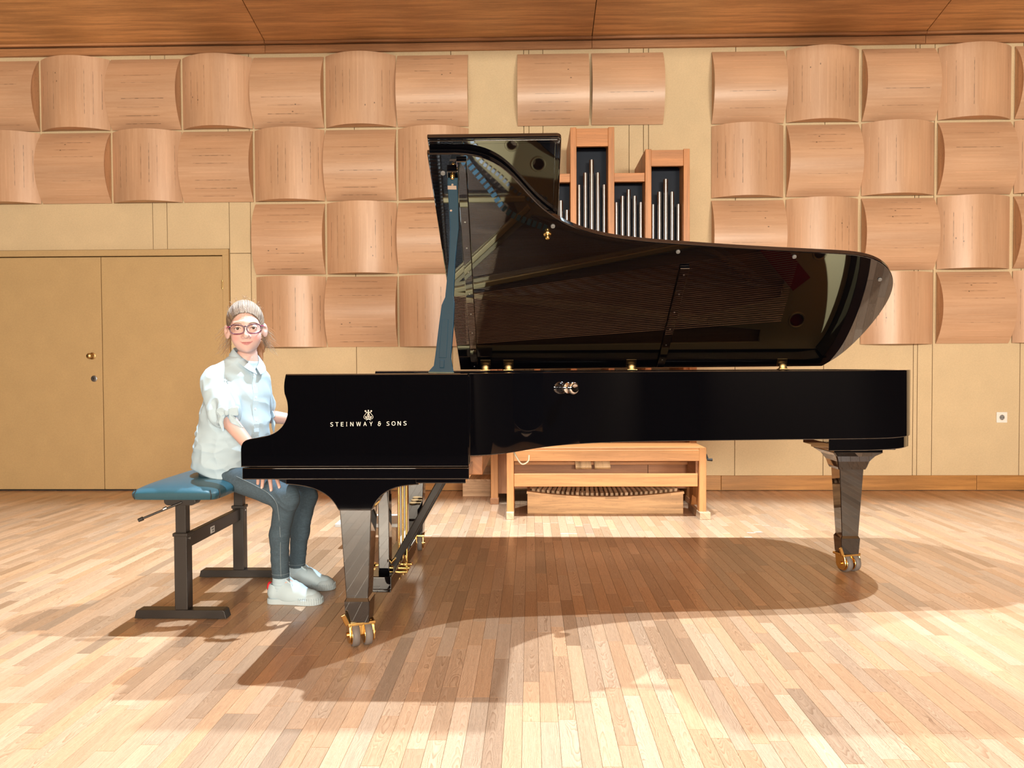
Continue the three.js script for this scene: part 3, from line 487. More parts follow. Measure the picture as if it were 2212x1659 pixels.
  // ---- pedal lyre
  { const ly = part(piano, 'pedal_box', [box(-0.66, -0.568, 0.088, 0.142, -3.70, -3.03, 0.004), box(-0.655, -0.572, 0.076, 0.088, -3.69, -3.035, 0.003)], M.lacquer);
    for (const z of [-3.13, -3.58]) part(piano, 'lyre_post', box(-0.635, -0.589, 0.138, 0.609, z - 0.032, z + 0.032, 0.004), M.lacquer);
    part(piano, 'lyre_top', box(-0.66, -0.565, 0.585, 0.609, -3.68, -3.05, 0.004), M.lacquer);
    for (const [x, z] of [[-0.578, -3.27], [-0.572, -3.335], [-0.566, -3.40]]) {
      part(piano, 'pedal_rod', rod(V(x, 0.07, z), V(x, 0.60, z), 0.0055, 0.0055, 12), M.brass);
      part(piano, 'rod_nut', rod(V(x, 0.066, z), V(x, 0.088, z), 0.0095, 0.0095, 6), M.brassDull);
      part(piano, 'pedal', [bar(V(-0.54, 0.098, z), V(-0.72, 0.092, z), 0.022, 0.012, V(0, 1, 0), 0.004), rod(V(-0.73, 0.088, z), V(-0.73, 0.10, z), 0.026, 0.024, 20)], M.brass);
    }
    for (const z of [-3.16, -3.56]) part(piano, 'lyre_brace', bar(V(-0.60, 0.125, z), V(-0.33, 0.60, z + 0.02), 0.03, 0.022, V(0, 0, 1), 0.004), M.ebony);
    part(piano, 'brace_hook', [rod(V(-0.595, 0.165, -3.145), V(-0.572, 0.19, -3.145), 0.006), rod(V(-0.6, 0.15, -3.14), V(-0.58, 0.15, -3.14), 0.008)], M.brass);
  }
  // ---- maker's name, emblem, chrome knob on the curved side
  const font = await new FontLoader().loadAsync('fonts/droid/droid_sans_regular.typeface.json');
  const zf = -2.5803;
  { const px = [260, 372, 495, 612, 705, 838, 998, 1135, 1318, 1516, 1628, 1760, 1893], pw = [60, 70, 58, 24, 70, 104, 72, 68, 70, 62, 86, 74, 66], word = 'STEINWAY&SONS';
    const gl = []; const X = (p) => -0.6925 + (p - 255) / (1965 - 255) * 0.2665;
    [...word].forEach((ch, i) => {
      let g;
      const y = 0.7935 + (px[i] - 255) / 1710 * 0.0035, w = X(px[i] + pw[i]) - X(px[i]);
      if (ch === '&') { // open ampersand
        const s = 0.0145, pts = [[0.86, 0.86], [0.55, 1.0], [0.25, 0.84], [0.34, 0.62], [0.6, 0.54], [0.3, 0.5], [0.08, 0.26], [0.36, 0.02], [0.7, 0.1], [0.86, 0.42], [0.84, 0.56]].map(([a, b]) => V(a * w, b * s, 0));
        g = merge([tube(pts, 0.0012, 60, 6), rod(V(0.6 * w, 0.54 * s, 0), V(1.0 * w, 0.58 * s, 0), 0.0011, 0.0011, 6)]).scale(1, 1, 0.6);
      } else {
        g = new TextGeometry(ch, { font, size: 0.0145 / 0.72, depth: 0.0006, curveSegments: 6 }); g.computeBoundingBox(); const b = g.boundingBox; g.translate(-b.min.x, ch === 'S' || ch === 'O' ? 0.0002 : 0, 0); g.scale(w / (b.max.x - b.min.x), 0.0145 / (ch === 'S' || ch === 'O' ? b.max.y - b.min.y : b.max.y), 1);
        if (ch === 'S' || ch === 'O') { g.computeBoundingBox(); g.translate(0, -g.boundingBox.min.y, 0); }
      }
      gl.push(g.translate(X(px[i]), y, zf));
    });
    part(piano, 'maker_lettering', gl, M.inlay, 'pale gold letters on the treble arm');
    // lyre emblem, drawn in emblem units (10.53 px of the photograph's close-up per unit of 1/210)
    const E = (x, y) => V(-0.559 + (x - 1108) * 0.0001555, 0.8155 + (495 - y) * 0.0001555, zf + 0.0004), r = 0.00075, m = (pts) => [1, -1].map((s) => tube(pts.map(([x, y]) => E(1108 + s * (x - 1108), y)), r, pts.length * 8, 6));
    const em = [...m([[1180, 296], [1168, 304], [1158, 290], [1172, 278], [1188, 292], [1170, 312], [1150, 325], [1172, 360], [1204, 402], [1210, 436], [1186, 466], [1150, 458], [1112, 480]]), ...m([[1168, 424], [1156, 432], [1150, 418], [1168, 410], [1178, 430], [1160, 446], [1128, 440]]),
      rod(E(1066, 318), E(1150, 318), 0.0008), ...[1090, 1102, 1114, 1126].map((x) => rod(E(x, 318), E(x, 438), 0.0004, 0.0004, 6)), new THREE.SphereGeometry(0.0024, 12, 8).scale(1, 1, 0.4).translate(...E(1108, 282).toArray()), rod(E(1108, 300), E(1108, 318), 0.0012), ...m([[1112, 455], [1126, 480], [1164, 492]]),
      ...[-1, 1].map((s) => bar(E(1108, 470), E(1108 + s * 50, 492), 0.002, 0.0008)), tube([E(1108, 340), E(1086, 380), E(1092, 425), E(1108, 440), E(1124, 425), E(1130, 380), E(1108, 340)], 0.0007, 40, 5)];
    part(piano, 'lyre_emblem', em, M.inlay, 'pale gold lyre emblem above the name');
  }
  { // knob: stands square on the curved side at x = 0.155
    const w = (x) => { let b = curvePts[0]; for (const p of curvePts) if (Math.abs(p[0] - x) < Math.abs(b[0] - x) && p[1] > 0.9) b = p; return b; }, c = w(0.150), a = w(0.12), d = w(0.18), n = V(-(d[1] - a[1]), 0, d[0] - a[0]).normalize(), base = V(c[0], 0.912, HINGE_Z + c[1] - 0.012);
    const turn = new THREE.Quaternion().setFromUnitVectors(V(0, 1, 0), n);
    part(piano, 'side_knob', lathe([[0, 0], [0.022, 0], [0.022, 0.004], [0.012, 0.008], [0.011, 0.018], [0.016, 0.022], [0.024, 0.030], [0.0255, 0.038], [0.022, 0.045], [0.016, 0.0475], [0.014, 0.044], [0, 0.043]], 36).applyQuaternion(turn).translate(base.x, base.y, base.z), M.chrome, 'round chrome knob'); }
  { // pale cable loop under the curved side
    part(piano, 'hanging_cable', tube([V(-0.10, 0.745, -3.0), V(-0.075, 0.69, -2.96), V(-0.055, 0.648, -2.92), V(-0.030, 0.620, -2.9), V(-0.008, 0.632, -2.9), V(-0.004, 0.655, -2.9)], 0.0032, 40, 8), M.cream, 'cream cable loop'); }
}
// ------------------------------------------------------------------ piano bench
{
  const t = thing('piano_bench', 'adjustable black vinyl piano bench on a dark metal frame, seat lit blue', 'bench', [-1.385, 0, -3.2]);
  { // cushion: domed top, rolled sides
    const x0 = -1.558, x1 = -1.210, z0 = -3.60, z1 = -2.858, y0 = 0.487, g = new THREE.BoxGeometry(2, 2, 2, 44, 10, 64), p = g.attributes.position, a = (x1 - x0) / 2, b = (z1 - z0) / 2;
    for (let i = 0; i < p.count; i++) {
      const s = Math.sin(p.getX(i) * PI / 2), t = Math.sin(p.getZ(i) * PI / 2), y = p.getY(i), ed = Math.pow(1 - Math.pow(Math.abs(s), 3), 0.5) * Math.pow(1 - Math.pow(Math.abs(t), 6), 0.5);
      const top = 0.024 + 0.036 * ed + 0.006 * (1 - s * s) * (1 - t * t), h = (y + 1) / 2, tuck = 1 - 0.045 * Math.pow(1 - h, 2) ;
      const corner = 1 - 0.06 * Math.pow(Math.abs(s), 10) * Math.pow(Math.abs(t), 10);
      p.setXYZ(i, (x0 + x1) / 2 + s * a * tuck * corner, y0 + (h < 0.999 ? h * 0.024 + (h > 0.6 ? 0 : 0) : top), (z0 + z1) / 2 + t * b * (1 - (1 - tuck) * a / b) * (1 - (1 - corner) * a / b));
    }
    g.computeVertexNormals(); const gg = mergeVertices(g.deleteAttribute('normal'), 1e-4); gg.computeVertexNormals();
    const seat = part(t, 'seat_cushion', gg, M.vinyl);
    for (const [x, z, dx, dz] of [[x1, z1, -0.022, 0], [x1, z1, 0, -0.03], [x0, z1, 0.02, 0], [x0, z1, 0, -0.03]]) part(seat, 'corner_seam', tube([V(x + dx - Math.sign(x + 1.385) * 0.004, 0.49, z + dz - 0.003), V(x + dx - Math.sign(x + 1.385) * 0.001, 0.505, z + dz - 0.0005), V(x + dx - Math.sign(x + 1.385) * 0.008, 0.525, z + dz - 0.009)], 0.0018, 12, 5), M.dark);
  }
  const X = -1.386;
  for (const z of [-2.945, -3.53]) {
    part(t, 'foot_bar', extrude(shapeOf([[-1.575, 0.004], [-1.568, 0.034], [-1.56, 0.038], [-1.222, 0.038], [-1.214, 0.034], [-1.206, 0.004]]), 0.05, 0.002).translate(0, 0, z - 0.025), M.benchMetal);
    part(t, 'outer_post', box(X - 0.026, X + 0.026, 0.038, 0.343, z - 0.024, z + 0.024, 0.003), M.benchMetal);
    part(t, 'inner_post', box(X - 0.021, X + 0.021, 0.34, 0.465, z - 0.019, z + 0.019, 0.002), M.benchMetal);
    const s = new THREE.Shape(); s.moveTo(X - 0.063, 0.488); s.lineTo(X - 0.063, 0.47); s.quadraticCurveTo(X - 0.06, 0.456, X - 0.045, 0.455); s.lineTo(X + 0.045, 0.455); s.quadraticCurveTo(X + 0.06, 0.456, X + 0.063, 0.47); s.lineTo(X + 0.063, 0.488); s.closePath();
    part(t, 'seat_bracket', extrude(s, 0.05, 0.002).translate(0, 0, z - 0.025), M.benchMetal);
    part(t, 'post_collar', box(X - 0.03, X + 0.03, 0.331, 0.345, z - 0.028, z + 0.028, 0.003), M.benchMetal);
    part(t, 'foot_pad', [rod(V(-1.54, 0, z), V(-1.54, 0.006, z), 0.016), rod(V(-1.24, 0, z), V(-1.24, 0.006, z), 0.016)], M.dark);
    part(t, 'bolt', rod(V(X + 0.0265, 0.32, z), V(X + 0.029, 0.32, z), 0.005, 0.005, 8), M.steel);
  }
  part(t, 'seat_rail', box(X - 0.05, X + 0.05, 0.476, 0.488, -3.5, -2.96, 0.002), M.benchMetal);
  part(t, 'cross_bar', box(X - 0.012, X + 0.012, 0.276, 0.332, -3.51, -2.965, 0.002), M.benchMetal);
  part(t, 'maker_sticker', box(X + 0.012, X + 0.0128, 0.286, 0.314, -3.215, -3.175), M.white, 'small white sticker on the cross bar');
  part(t, 'sticker_print', [box(X + 0.0128, X + 0.0131, 0.302, 0.309, -3.208, -3.182), box(X + 0.0128, X + 0.0131, 0.291, 0.297, -3.208, -3.19)], M.grey);
  const lv = part(t, 'height_lever', rod(V(X + 0.01, 0.468, -2.92), V(-1.512, 0.412, -2.88), 0.0045, 0.0045, 10), M.benchMetal);
  part(lv, 'lever_grip', rod(V(-1.512, 0.412, -2.88), V(-1.528, 0.405, -2.875), 0.008, 0.007, 12), M.dark); part(lv, 'lever_collar', rod(V(-1.43, 0.449, -2.905), V(-1.442, 0.4435, -2.902), 0.0065, 0.0065, 10), M.steel);
}
// ------------------------------------------------------------------ pipe organ against the back wall
{
  const t = thing('pipe_organ', 'small reddish wooden pipe organ with towers of tin pipes against the cream wall', 'organ', [0.456, 0, -5.7]);
  const F = -5.45, B = -6.0, cx = 0.456;
  const tower = (x0, x1, top, open, pipes, base, feet) => {
    const w = 0.044;
    const c = part(t, 'pipe_tower', [box(x0, x0 + w, 0.9, top, B, F, 0.003), box(x1 - w, x1, 0.9, top, B, F, 0.003)], M.organ);
    part(c, 'tower_header', box(x0 + w, x1 - w, open, top - 0.006, F - 0.032, F - 0.006, 0.002), M.organ);
    part(c, 'tower_roof', box(x0 + w, x1 - w, top - 0.05, top - 0.012, B, F - 0.034), M.organDark);
    part(c, 'tower_backing', box(x0 + w, x1 - w, 1.2, open + 0.02, F - 0.16, F - 0.15), M.pipeBack);
    row(c, x0 + w, x1 - w, pipes, base);
  };
  const row = (c, a, b, tops, base) => {
    const n = tops.length;
    tops.forEach((y, i) => {
      const x = lerp(a, b, (i + 0.5) / n), r = 0.0135 + 0.004 * (y - tops[0]) / 0.2 + 0.0006, z = F - 0.075;
      const p = part(c, 'pipe', [rod(V(x, base, z), V(x, y, z), r, r, 20, false), lathe([[r, 0], [r - 0.0015, 0], [r - 0.0015, -0.05]], 20).translate(x, y, z), lathe([[r, 0], [r * 0.9, -0.03], [0.004, -0.2], [0, -0.2]], 20).translate(x, base, z)], M.tin);
      part(p, 'pipe_mouth', extrude(shapeOf([[-r * 0.62, 0], [r * 0.62, 0], [0, 0.052]]), 0.003).translate(x, base + 0.002, z + r * 0.9), M.tin);
      part(p, 'mouth_slot', box(x - r * 0.62, x + r * 0.62, base - 0.006, base + 0.001, z + r * 0.6, z + r + 0.001), M.dark);
    });
  };
  const flat = (x0, x1, top, pipes, base) => {
    const c = part(t, 'pipe_flat', box(x0, x1, top - 0.062, top, F - 0.05, F - 0.022, 0.002), M.organ);
    part(c, 'flat_roof', box(x0, x1, top - 0.04, top - 0.005, B, F - 0.05), M.organDark);
    part(c, 'flat_backing', box(x0, x1, 1.2, top - 0.05, F - 0.16, F - 0.15), M.pipeBack);
    row(c, x0, x1, pipes, base);
  };
  tower(0.298, 0.614, 2.716, 2.582, [2.32, 2.407, 2.50, 2.407, 2.32], 1.86);
  tower(0.836, 1.154, 2.555, 2.435, [2.173, 2.263, 2.355, 2.263, 2.173], 1.80);
  tower(-0.242, 0.076, 2.555, 2.435, [2.173, 2.263, 2.355, 2.263, 2.173], 1.80);
  flat(0.614, 0.836, 2.392, [2.19, 2.236, 2.282, 2.236, 2.19], 1.905);
  flat(0.076, 0.298, 2.392, [2.07, 2.14, 2.282, 2.207, 2.138], 1.905);
  // lower case: posts, keydesk, knee board with stop labels
  part(t, 'impost', box(-0.30, 1.21, 1.02, 1.06, B, F + 0.03, 0.004), M.organ);
  part(t, 'upper_panel', box(-0.242, 1.154, 1.06, 1.30, F - 0.12, F - 0.10), M.organ);
  for (const x of [-0.285, 1.146]) part(t, 'case_post', box(x, x + 0.052, 0.03, 1.02, B, F + 0.04, 0.003), M.organ);
  for (const x of [-0.29, 1.141]) part(t, 'post_foot', box(x, x + 0.062, 0.0, 0.045, B, F + 0.05, 0.003), M.organDark);
  part(t, 'key_desk', box(-0.233, 1.146, 0.70, 0.75, B + 0.05, F + 0.04, 0.003), M.organ);
  part(t, 'knee_board', [box(-0.233, 0.30, 0.30, 0.70, F - 0.06, F - 0.04), box(0.60, 1.146, 0.30, 0.70, F - 0.06, F - 0.04), box(0.30, 0.60, 0.46, 0.70, F - 0.06, F - 0.04)], M.organDark);
  part(t, 'knee_rail', box(-0.233, 1.146, 0.278, 0.30, F - 0.08, F - 0.015, 0.003), M.organ);
  part(t, 'lower_board', [box(-0.233, 0.86, 0.10, 0.276, F - 0.06, F - 0.045), box(0.864, 1.146, 0.10, 0.276, F - 0.06, F - 0.045)], M.organDark);
  part(t, 'side_panel', box(-0.233, -0.155, 0.07, 0.5, F - 0.02, F - 0.005), M.organDark);
  part(t, 'pedal_recess', box(0.30, 0.60, 0.30, 0.46, F - 0.16, F - 0.15), M.dark);
  for (const x of [0.325, 0.462]) part(t, 'swell_pedal', bar(V(x + 0.06, 0.262, F + 0.05), V(x + 0.06, 0.36, F - 0.12), 0.115, 0.018, V(0, 0.9, 0.4), 0.003), M.pine, 'pale wooden swell pedal');
  for (const [x, y] of [[0.665, 0.408], [0.728, 0.414], [0.79, 0.42], [0.852, 0.41], [0.635, 0.318], [0.69, 0.317], [0.745, 0.316]]) part(t, 'stop_label', box(x, x + 0.034, y, y + 0.012, F - 0.04, F - 0.037), M.white, 'small white stop label');
  for (const [x, y] of [[0.20, 0.335], [0.26, 0.332], [0.64, 0.334], [0.70, 0.337]]) part(t, 'stop_ring', new THREE.TorusGeometry(0.014, 0.003, 6, 18).translate(x, y, F - 0.036), M.pine);
}
{ // organ bench
  const t = thing('organ_bench', 'reddish wooden organ bench with two long rails and a black crank, behind the piano', 'bench', [0.5, 0, -5.0]);
  const z1 = -4.9, z0 = -5.2;
  part(t, 'seat_board', box(-0.108, 1.108, 0.440, 0.466, z0, z1 - 0.01, 0.004), M.organ);
  part(t, 'upper_rail', box(-0.107, 1.104, 0.376, 0.448, z1 - 0.026, z1, 0.003), M.organ);
  part(t, 'lower_rail', box(-0.107, 1.093, 0.209, 0.293, z1 - 0.03, z1 - 0.004, 0.003), M.organ);
  for (const [x, s] of [[-0.131, -1], [1.124, 1]]) {
    const l = part(t, 'side_panel', extrude(shapeOf([[-(z1 + 0.002), 0.04], [-(z1 + 0.002), 0.463], [-z0, 0.463], [-z0, 0.04], [-z0 - 0.05, 0.04], [-z0 - 0.09, 0.12], [-z1 + 0.09, 0.12], [-z1 + 0.05, 0.04]]), 0.046, 0.002).rotateY(PI / 2).translate(x - 0.023, 0, 0), M.organ);
    woodUV(l.geometry, 1);
    part(t, 'foot_runner', box(x - 0.026, x + 0.03 + (s > 0 ? 0.014 : -0.006), 0, 0.046, z0 - 0.03, z1 + 0.038, 0.003), M.pinePale);
  }
  part(t, 'brace_strip', box(1.085, 1.10, 0.21, 0.44, z0 + 0.02, z1 - 0.03), M.organDark);
  part(t, 'height_crank', [rod(V(1.147, 0.405, -4.98), V(1.166, 0.405, -4.98), 0.006), bar(V(1.163, 0.412, -4.98), V(1.178, 0.372, -4.98), 0.012, 0.006), rod(V(1.172, 0.376, -4.98), V(1.205, 0.374, -4.98), 0.008, 0.01, 12)], M.dark, 'black crank');
}
{ // pedal board
  const t = thing('pedal_board', 'pale wooden organ pedal board with a hollowed front rail under the organ bench', 'pedal board', [0.5, 0, -5.3]);
  const top = (x) => 0.149 - 0.036 * (1 - Math.pow((x - 0.505) / 0.525, 2)), pts = [[-0.02, 0], [1.03, 0]]; for (let i = 0; i <= 24; i++) { const x = lerp(1.03, -0.02, i / 24); pts.push([x, top(x)]); }
  part(t, 'front_rail', woodUV(extrude(shapeOf(pts), 0.03, 0.003).translate(0, 0, -5.085), 0), M.pine);
  const cap = []; for (let i = 0; i < 12; i++) { const a = lerp(-0.024, 1.034, i / 12), b = lerp(-0.024, 1.034, (i + 1) / 12); cap.push(bar(V(a, top(a) - 0.004, -5.068), V(b, top(b) - 0.004, -5.068), 0.016, 0.042, V(0, 0, 1))); }
  part(t, 'rail_cap', cap, M.pine);
  for (let i = 0; i < 30; i++) { const x = 0.02 + i * 0.0335, lean = (x - 0.505) * -0.16; part(t, 'pedal_key', bar(V(x, top(x) + 0.004, -5.11), V(x + lean, top(x) + 0.045, -5.39), [1, 3, 6, 8, 10].includes(i % 12) ? 0.016 : 0.021, 0.03, V(0, 1, 0), 0.003), M.pinePale); }
  part(t, 'rear_rail', box(-0.02, 1.03, 0.0, 0.10, -5.40, -5.385), M.organDark);
  for (const x of [-0.02, 1.012]) part(t, 'end_board', box(x, x + 0.018, 0, 0.14, -5.385, -5.085, 0.003), M.organDark);
}
{ // plain step of two boards at the wall
  const t = thing('wooden_step', 'low wooden step box standing at the wall left of the organ', 'step', [-0.41, 0, -5.85]);
  part(t, 'front_board', box(-0.52, -0.304, 0.0, 0.115, -5.756, -5.738, 0.002), M.pinePale);
  part(t, 'top_board', box(-0.52, -0.304, 0.115, 0.133, -5.99, -5.734, 0.002), M.pinePale);
  part(t, 'back_board', box(-0.51, -0.304, 0.133, 0.20, -5.998, -5.975, 0.002), M.pinePale);
  for (const x of [-0.52, -0.322]) part(t, 'side_board', box(x, x + 0.018, 0.0, 0.115, -5.99, -5.757), M.pinePale);
}
{ // small white-topped footstool behind the near leg
  const t = thing('footstool', 'low footstool with a white top standing on the floor behind the piano leg', 'stool', [-0.87, 0, -4.16]);
  part(t, 'top_board', box(-1.07, -0.672, 0.122, 0.142, -4.33, -4.06, 0.004), M.white);
  for (const x of [-1.012, -0.75]) part(t, 'leg_board', box(x - 0.012, x + 0.012, 0, 0.122, -4.30, -4.085, 0.002), M.pinePale);
  part(t, 'stretcher', box(-1.0, -0.76, 0.05, 0.09, -4.205, -4.187), M.pinePale);
}
// ------------------------------------------------------------------ signed distances and their surface
const smin = (a, b, k) => { const h = Math.max(k - Math.abs(a - b), 0) / k; return Math.min(a, b) - h * h * k * 0.25; };
const smax = (a, b, k) => -smin(-a, -b, k);
function cone(x, y, z, A, B, ra, rb) { const bx = B[0] - A[0], by = B[1] - A[1], bz = B[2] - A[2], px = x - A[0], py = y - A[1], pz = z - A[2], t = clamp((px * bx + py * by + pz * bz) / (bx * bx + by * by + bz * bz)); return Math.hypot(px - bx * t, py - by * t, pz - bz * t) - (ra + (rb - ra) * t); }
function ell(x, y, z, c, r) { const a = (x - c[0]) / r[0], b = (y - c[1]) / r[1], d = (z - c[2]) / r[2], k0 = Math.hypot(a, b, d), k1 = Math.hypot(a / r[0], b / r[1], d / r[2]); return k1 > 1e-9 ? k0 * (k0 - 1) / k1 : -Math.min(...r); }
const ball = (x, y, z, c, r) => Math.hypot(x - c[0], y - c[1], z - c[2]) - r;
function nets(f, lo, hi, h) {                                   // naive surface nets
  const nx = Math.ceil((hi[0] - lo[0]) / h) + 1, ny = Math.ceil((hi[1] - lo[1]) / h) + 1, nz = Math.ceil((hi[2] - lo[2]) / h) + 1, F = new Float32Array(nx * ny * nz), id = new Int32Array(nx * ny * nz).fill(-1);
  const at = (i, j, k) => i + nx * (j + ny * k);
  for (let k = 0; k < nz; k++) for (let j = 0; j < ny; j++) for (let i = 0; i < nx; i++) F[at(i, j, k)] = f(lo[0] + i * h, lo[1] + j * h, lo[2] + k * h);
  const P = [], N = [], I = [];
  for (let k = 0; k < nz - 1; k++) for (let j = 0; j < ny - 1; j++) for (let i = 0; i < nx - 1; i++) {
    let m = 0; const v = []; for (let c = 0; c < 8; c++) { const q = F[at(i + (c & 1), j + ((c >> 1) & 1), k + (c >> 2))]; v.push(q); if (q < 0) m++; }
    if (m === 0 || m === 8) continue;
    let n = 0, sx = 0, sy = 0, sz = 0;
    for (let a = 0; a < 8; a++) for (const bit of [1, 2, 4]) if (!(a & bit)) { const b = a | bit; if ((v[a] < 0) !== (v[b] < 0)) { const t = v[a] / (v[a] - v[b]); sx += (a & 1) + (bit === 1 ? t : 0); sy += ((a >> 1) & 1) + (bit === 2 ? t : 0); sz += (a >> 2) + (bit === 4 ? t : 0); n++; } }
    const x = lo[0] + (i + sx / n) * h, y = lo[1] + (j + sy / n) * h, z = lo[2] + (k + sz / n) * h;
    const e = h * 0.5, gx = f(x + e, y, z) - f(x - e, y, z), gy = f(x, y + e, z) - f(x, y - e, z), gz = f(x, y, z + e) - f(x, y, z - e), l = Math.hypot(gx, gy, gz) || 1;
    id[at(i, j, k)] = P.length / 3; P.push(x, y, z); N.push(gx / l, gy / l, gz / l);
  }
  const quad = (a, b, c, d, flip) => { if (a < 0 || b < 0 || c < 0 || d < 0) return; if (flip) I.push(a, c, b, a, d, c); else I.push(a, b, c, a, c, d); };
  for (let k = 1; k < nz - 1; k++) for (let j = 1; j < ny - 1; j++) for (let i = 1; i < nx - 1; i++) {
    const s = F[at(i, j, k)] < 0;
    if (s !== (F[at(i + 1, j, k)] < 0)) quad(id[at(i, j - 1, k - 1)], id[at(i, j, k - 1)], id[at(i, j, k)], id[at(i, j - 1, k)], !s);
    if (s !== (F[at(i, j + 1, k)] < 0)) quad(id[at(i - 1, j, k - 1)], id[at(i - 1, j, k)], id[at(i, j, k)], id[at(i, j, k - 1)], !s);
    if (s !== (F[at(i, j, k + 1)] < 0)) quad(id[at(i - 1, j - 1, k)], id[at(i, j - 1, k)], id[at(i, j, k)], id[at(i - 1, j, k)], !s);
  }
  const g = new THREE.BufferGeometry(); g.setAttribute('position', new THREE.Float32BufferAttribute(P, 3)); g.setAttribute('normal', new THREE.Float32BufferAttribute(N, 3)); g.setIndex(I);
  const uv = new Float32Array(P.length / 3 * 2); for (let i = 0; i < P.length / 3; i++) { uv[2 * i] = P[3 * i] + P[3 * i + 2] * 0.7; uv[2 * i + 1] = P[3 * i + 1]; } g.setAttribute('uv', new THREE.BufferAttribute(uv, 2));
  return g;
}
// ------------------------------------------------------------------ the girl at the keyboard
{
  const girl = thing('person', 'smiling girl with glasses and a ponytail, white shirt and blue jeans, seated on the bench', 'person', [-1.3, 0, -3.17]);
  const skin = [0.63, 0.405, 0.35];
  const MG = {
    skin: phy({ vertexColors: true, roughness: 0.52, sheen: 0.15, sheenRoughness: 0.5, sheenColor: C(1, 0.7, 0.6) }),
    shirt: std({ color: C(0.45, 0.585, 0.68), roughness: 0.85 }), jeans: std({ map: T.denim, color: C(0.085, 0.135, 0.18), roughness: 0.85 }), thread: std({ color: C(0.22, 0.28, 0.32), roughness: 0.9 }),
    hair: std({ color: C(0.17, 0.115, 0.08), roughness: 0.6 }), hairLight: std({ color: C(0.27, 0.20, 0.14), roughness: 0.55 }), tail: std({ color: C(0.34, 0.16, 0.075), roughness: 0.45 }),
    frame: phy({ color: C(0.05, 0.008, 0.03), roughness: 0.2, clearcoat: 0.6 }), pink: std({ color: C(0.36, 0.02, 0.14), roughness: 0.3 }), lens: phy({ color: C(1, 1, 1), transmission: 1, thickness: 0, roughness: 0.0, ior: 1.2 }),
    eye: std({ color: C(0.78, 0.76, 0.74), roughness: 0.15 }), iris: std({ color: C(0.04, 0.022, 0.012), roughness: 0.1 }), lash: std({ color: C(0.03, 0.02, 0.015), roughness: 0.7 }), brow: std({ color: C(0.20, 0.12, 0.07), roughness: 0.8 }), mouth: std({ color: C(0.32, 0.08, 0.08), roughness: 0.5 }),
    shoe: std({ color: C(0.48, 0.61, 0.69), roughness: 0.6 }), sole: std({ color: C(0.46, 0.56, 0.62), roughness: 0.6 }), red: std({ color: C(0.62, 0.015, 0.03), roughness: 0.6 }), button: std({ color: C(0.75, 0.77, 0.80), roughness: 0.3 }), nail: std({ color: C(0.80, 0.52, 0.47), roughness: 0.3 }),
  };
  // ---------------- head, modelled facing +z with the eye line at the origin
  const HM = new THREE.Matrix4().compose(V(-1.193, 1.163, -3.13), new THREE.Quaternion().setFromEuler(new THREE.Euler(0.02, 20 * PI / 180, 3.2 * PI / 180, 'YXZ')), V(1, 1, 1));
  const onHead = (g) => g.applyMatrix4(HM), hp = (x, y, z) => V(x, y, z).applyMatrix4(HM);
  const head = (X, y, z) => {
    const x = Math.abs(X);
    let d = ell(x, y, z, [0, 0.033, -0.022], [0.070, 0.083, 0.089]);
    d = smin(d, ell(x, y, z, [0, -0.024, 0.020], [0.0575, 0.070, 0.062]), 0.03);
    d = smin(d, ell(x, y, z, [0, -0.058, 0.030], [0.043, 0.036, 0.044]), 0.025);
    d = smin(d, ball(x, y, z, [0, -0.082, 0.057], 0.0145), 0.022);
    d = smin(d, ball(x, y, z, [0.033, -0.036, 0.048], 0.022), 0.02);
    d = smin(d, cone(x, y, z, [0, 0.020, 0.068], [0.036, 0.019, 0.056], 0.013, 0.011), 0.018);
    d = smax(d, -ball(x, y, z, [0.031, -0.001, 0.0905], 0.0135), 0.014);
    let n = cone(x, y, z, [0, 0.006, 0.076], [0, -0.030, 0.0925], 0.0062, 0.0088); n = smin(n, ball(x, y, z, [0, -0.0335, 0.0935], 0.0092), 0.008); n = smin(n, ball(x, y, z, [0.0108, -0.0365, 0.084], 0.0068), 0.007);
    d = smin(d, n, 0.009); d = smax(d, -ball(x, y, z, [0.0062, -0.0425, 0.0915], 0.0030), 0.003);
    // lids over the eyeballs
    let e = ball(x, y, z, [0.031, -0.001, 0.0665], 0.0136); e = smax(e, -ell(x, y, z, [0.031, -0.0018, 0.081], [0.0120, 0.0024, 0.012]), 0.0012); d = smin(d, e, 0.006);
    // lips
    const up = cone(x, y, z, [0, -0.0575, 0.0795], [0.024, -0.0545, 0.067], 0.0044, 0.0022), low = cone(x, y, z, [0, -0.0655, 0.0775], [0.020, -0.0585, 0.0695], 0.0056, 0.0022);
    d = smin(d, smin(up, low, 0.002), 0.005);
    // ears
    let q = ell(x, y, z, [0.0745 - (z + 0.015) * 0.45, -0.010, -0.016], [0.0095, 0.0300, 0.0180]); q = smax(q, -ball(x, y, z, [0.083, -0.006, -0.006], 0.0105), 0.006); d = smin(d, q, 0.008);
    // neck
    d = smin(d, cone(x, y, z, [0, -0.05, -0.022], [0, -0.15, -0.034], 0.038, 0.041), 0.022);
    return d;
  };
  const hg = nets(head, [-0.096, -0.165, -0.120], [0.096, 0.124, 0.112], 0.0023);
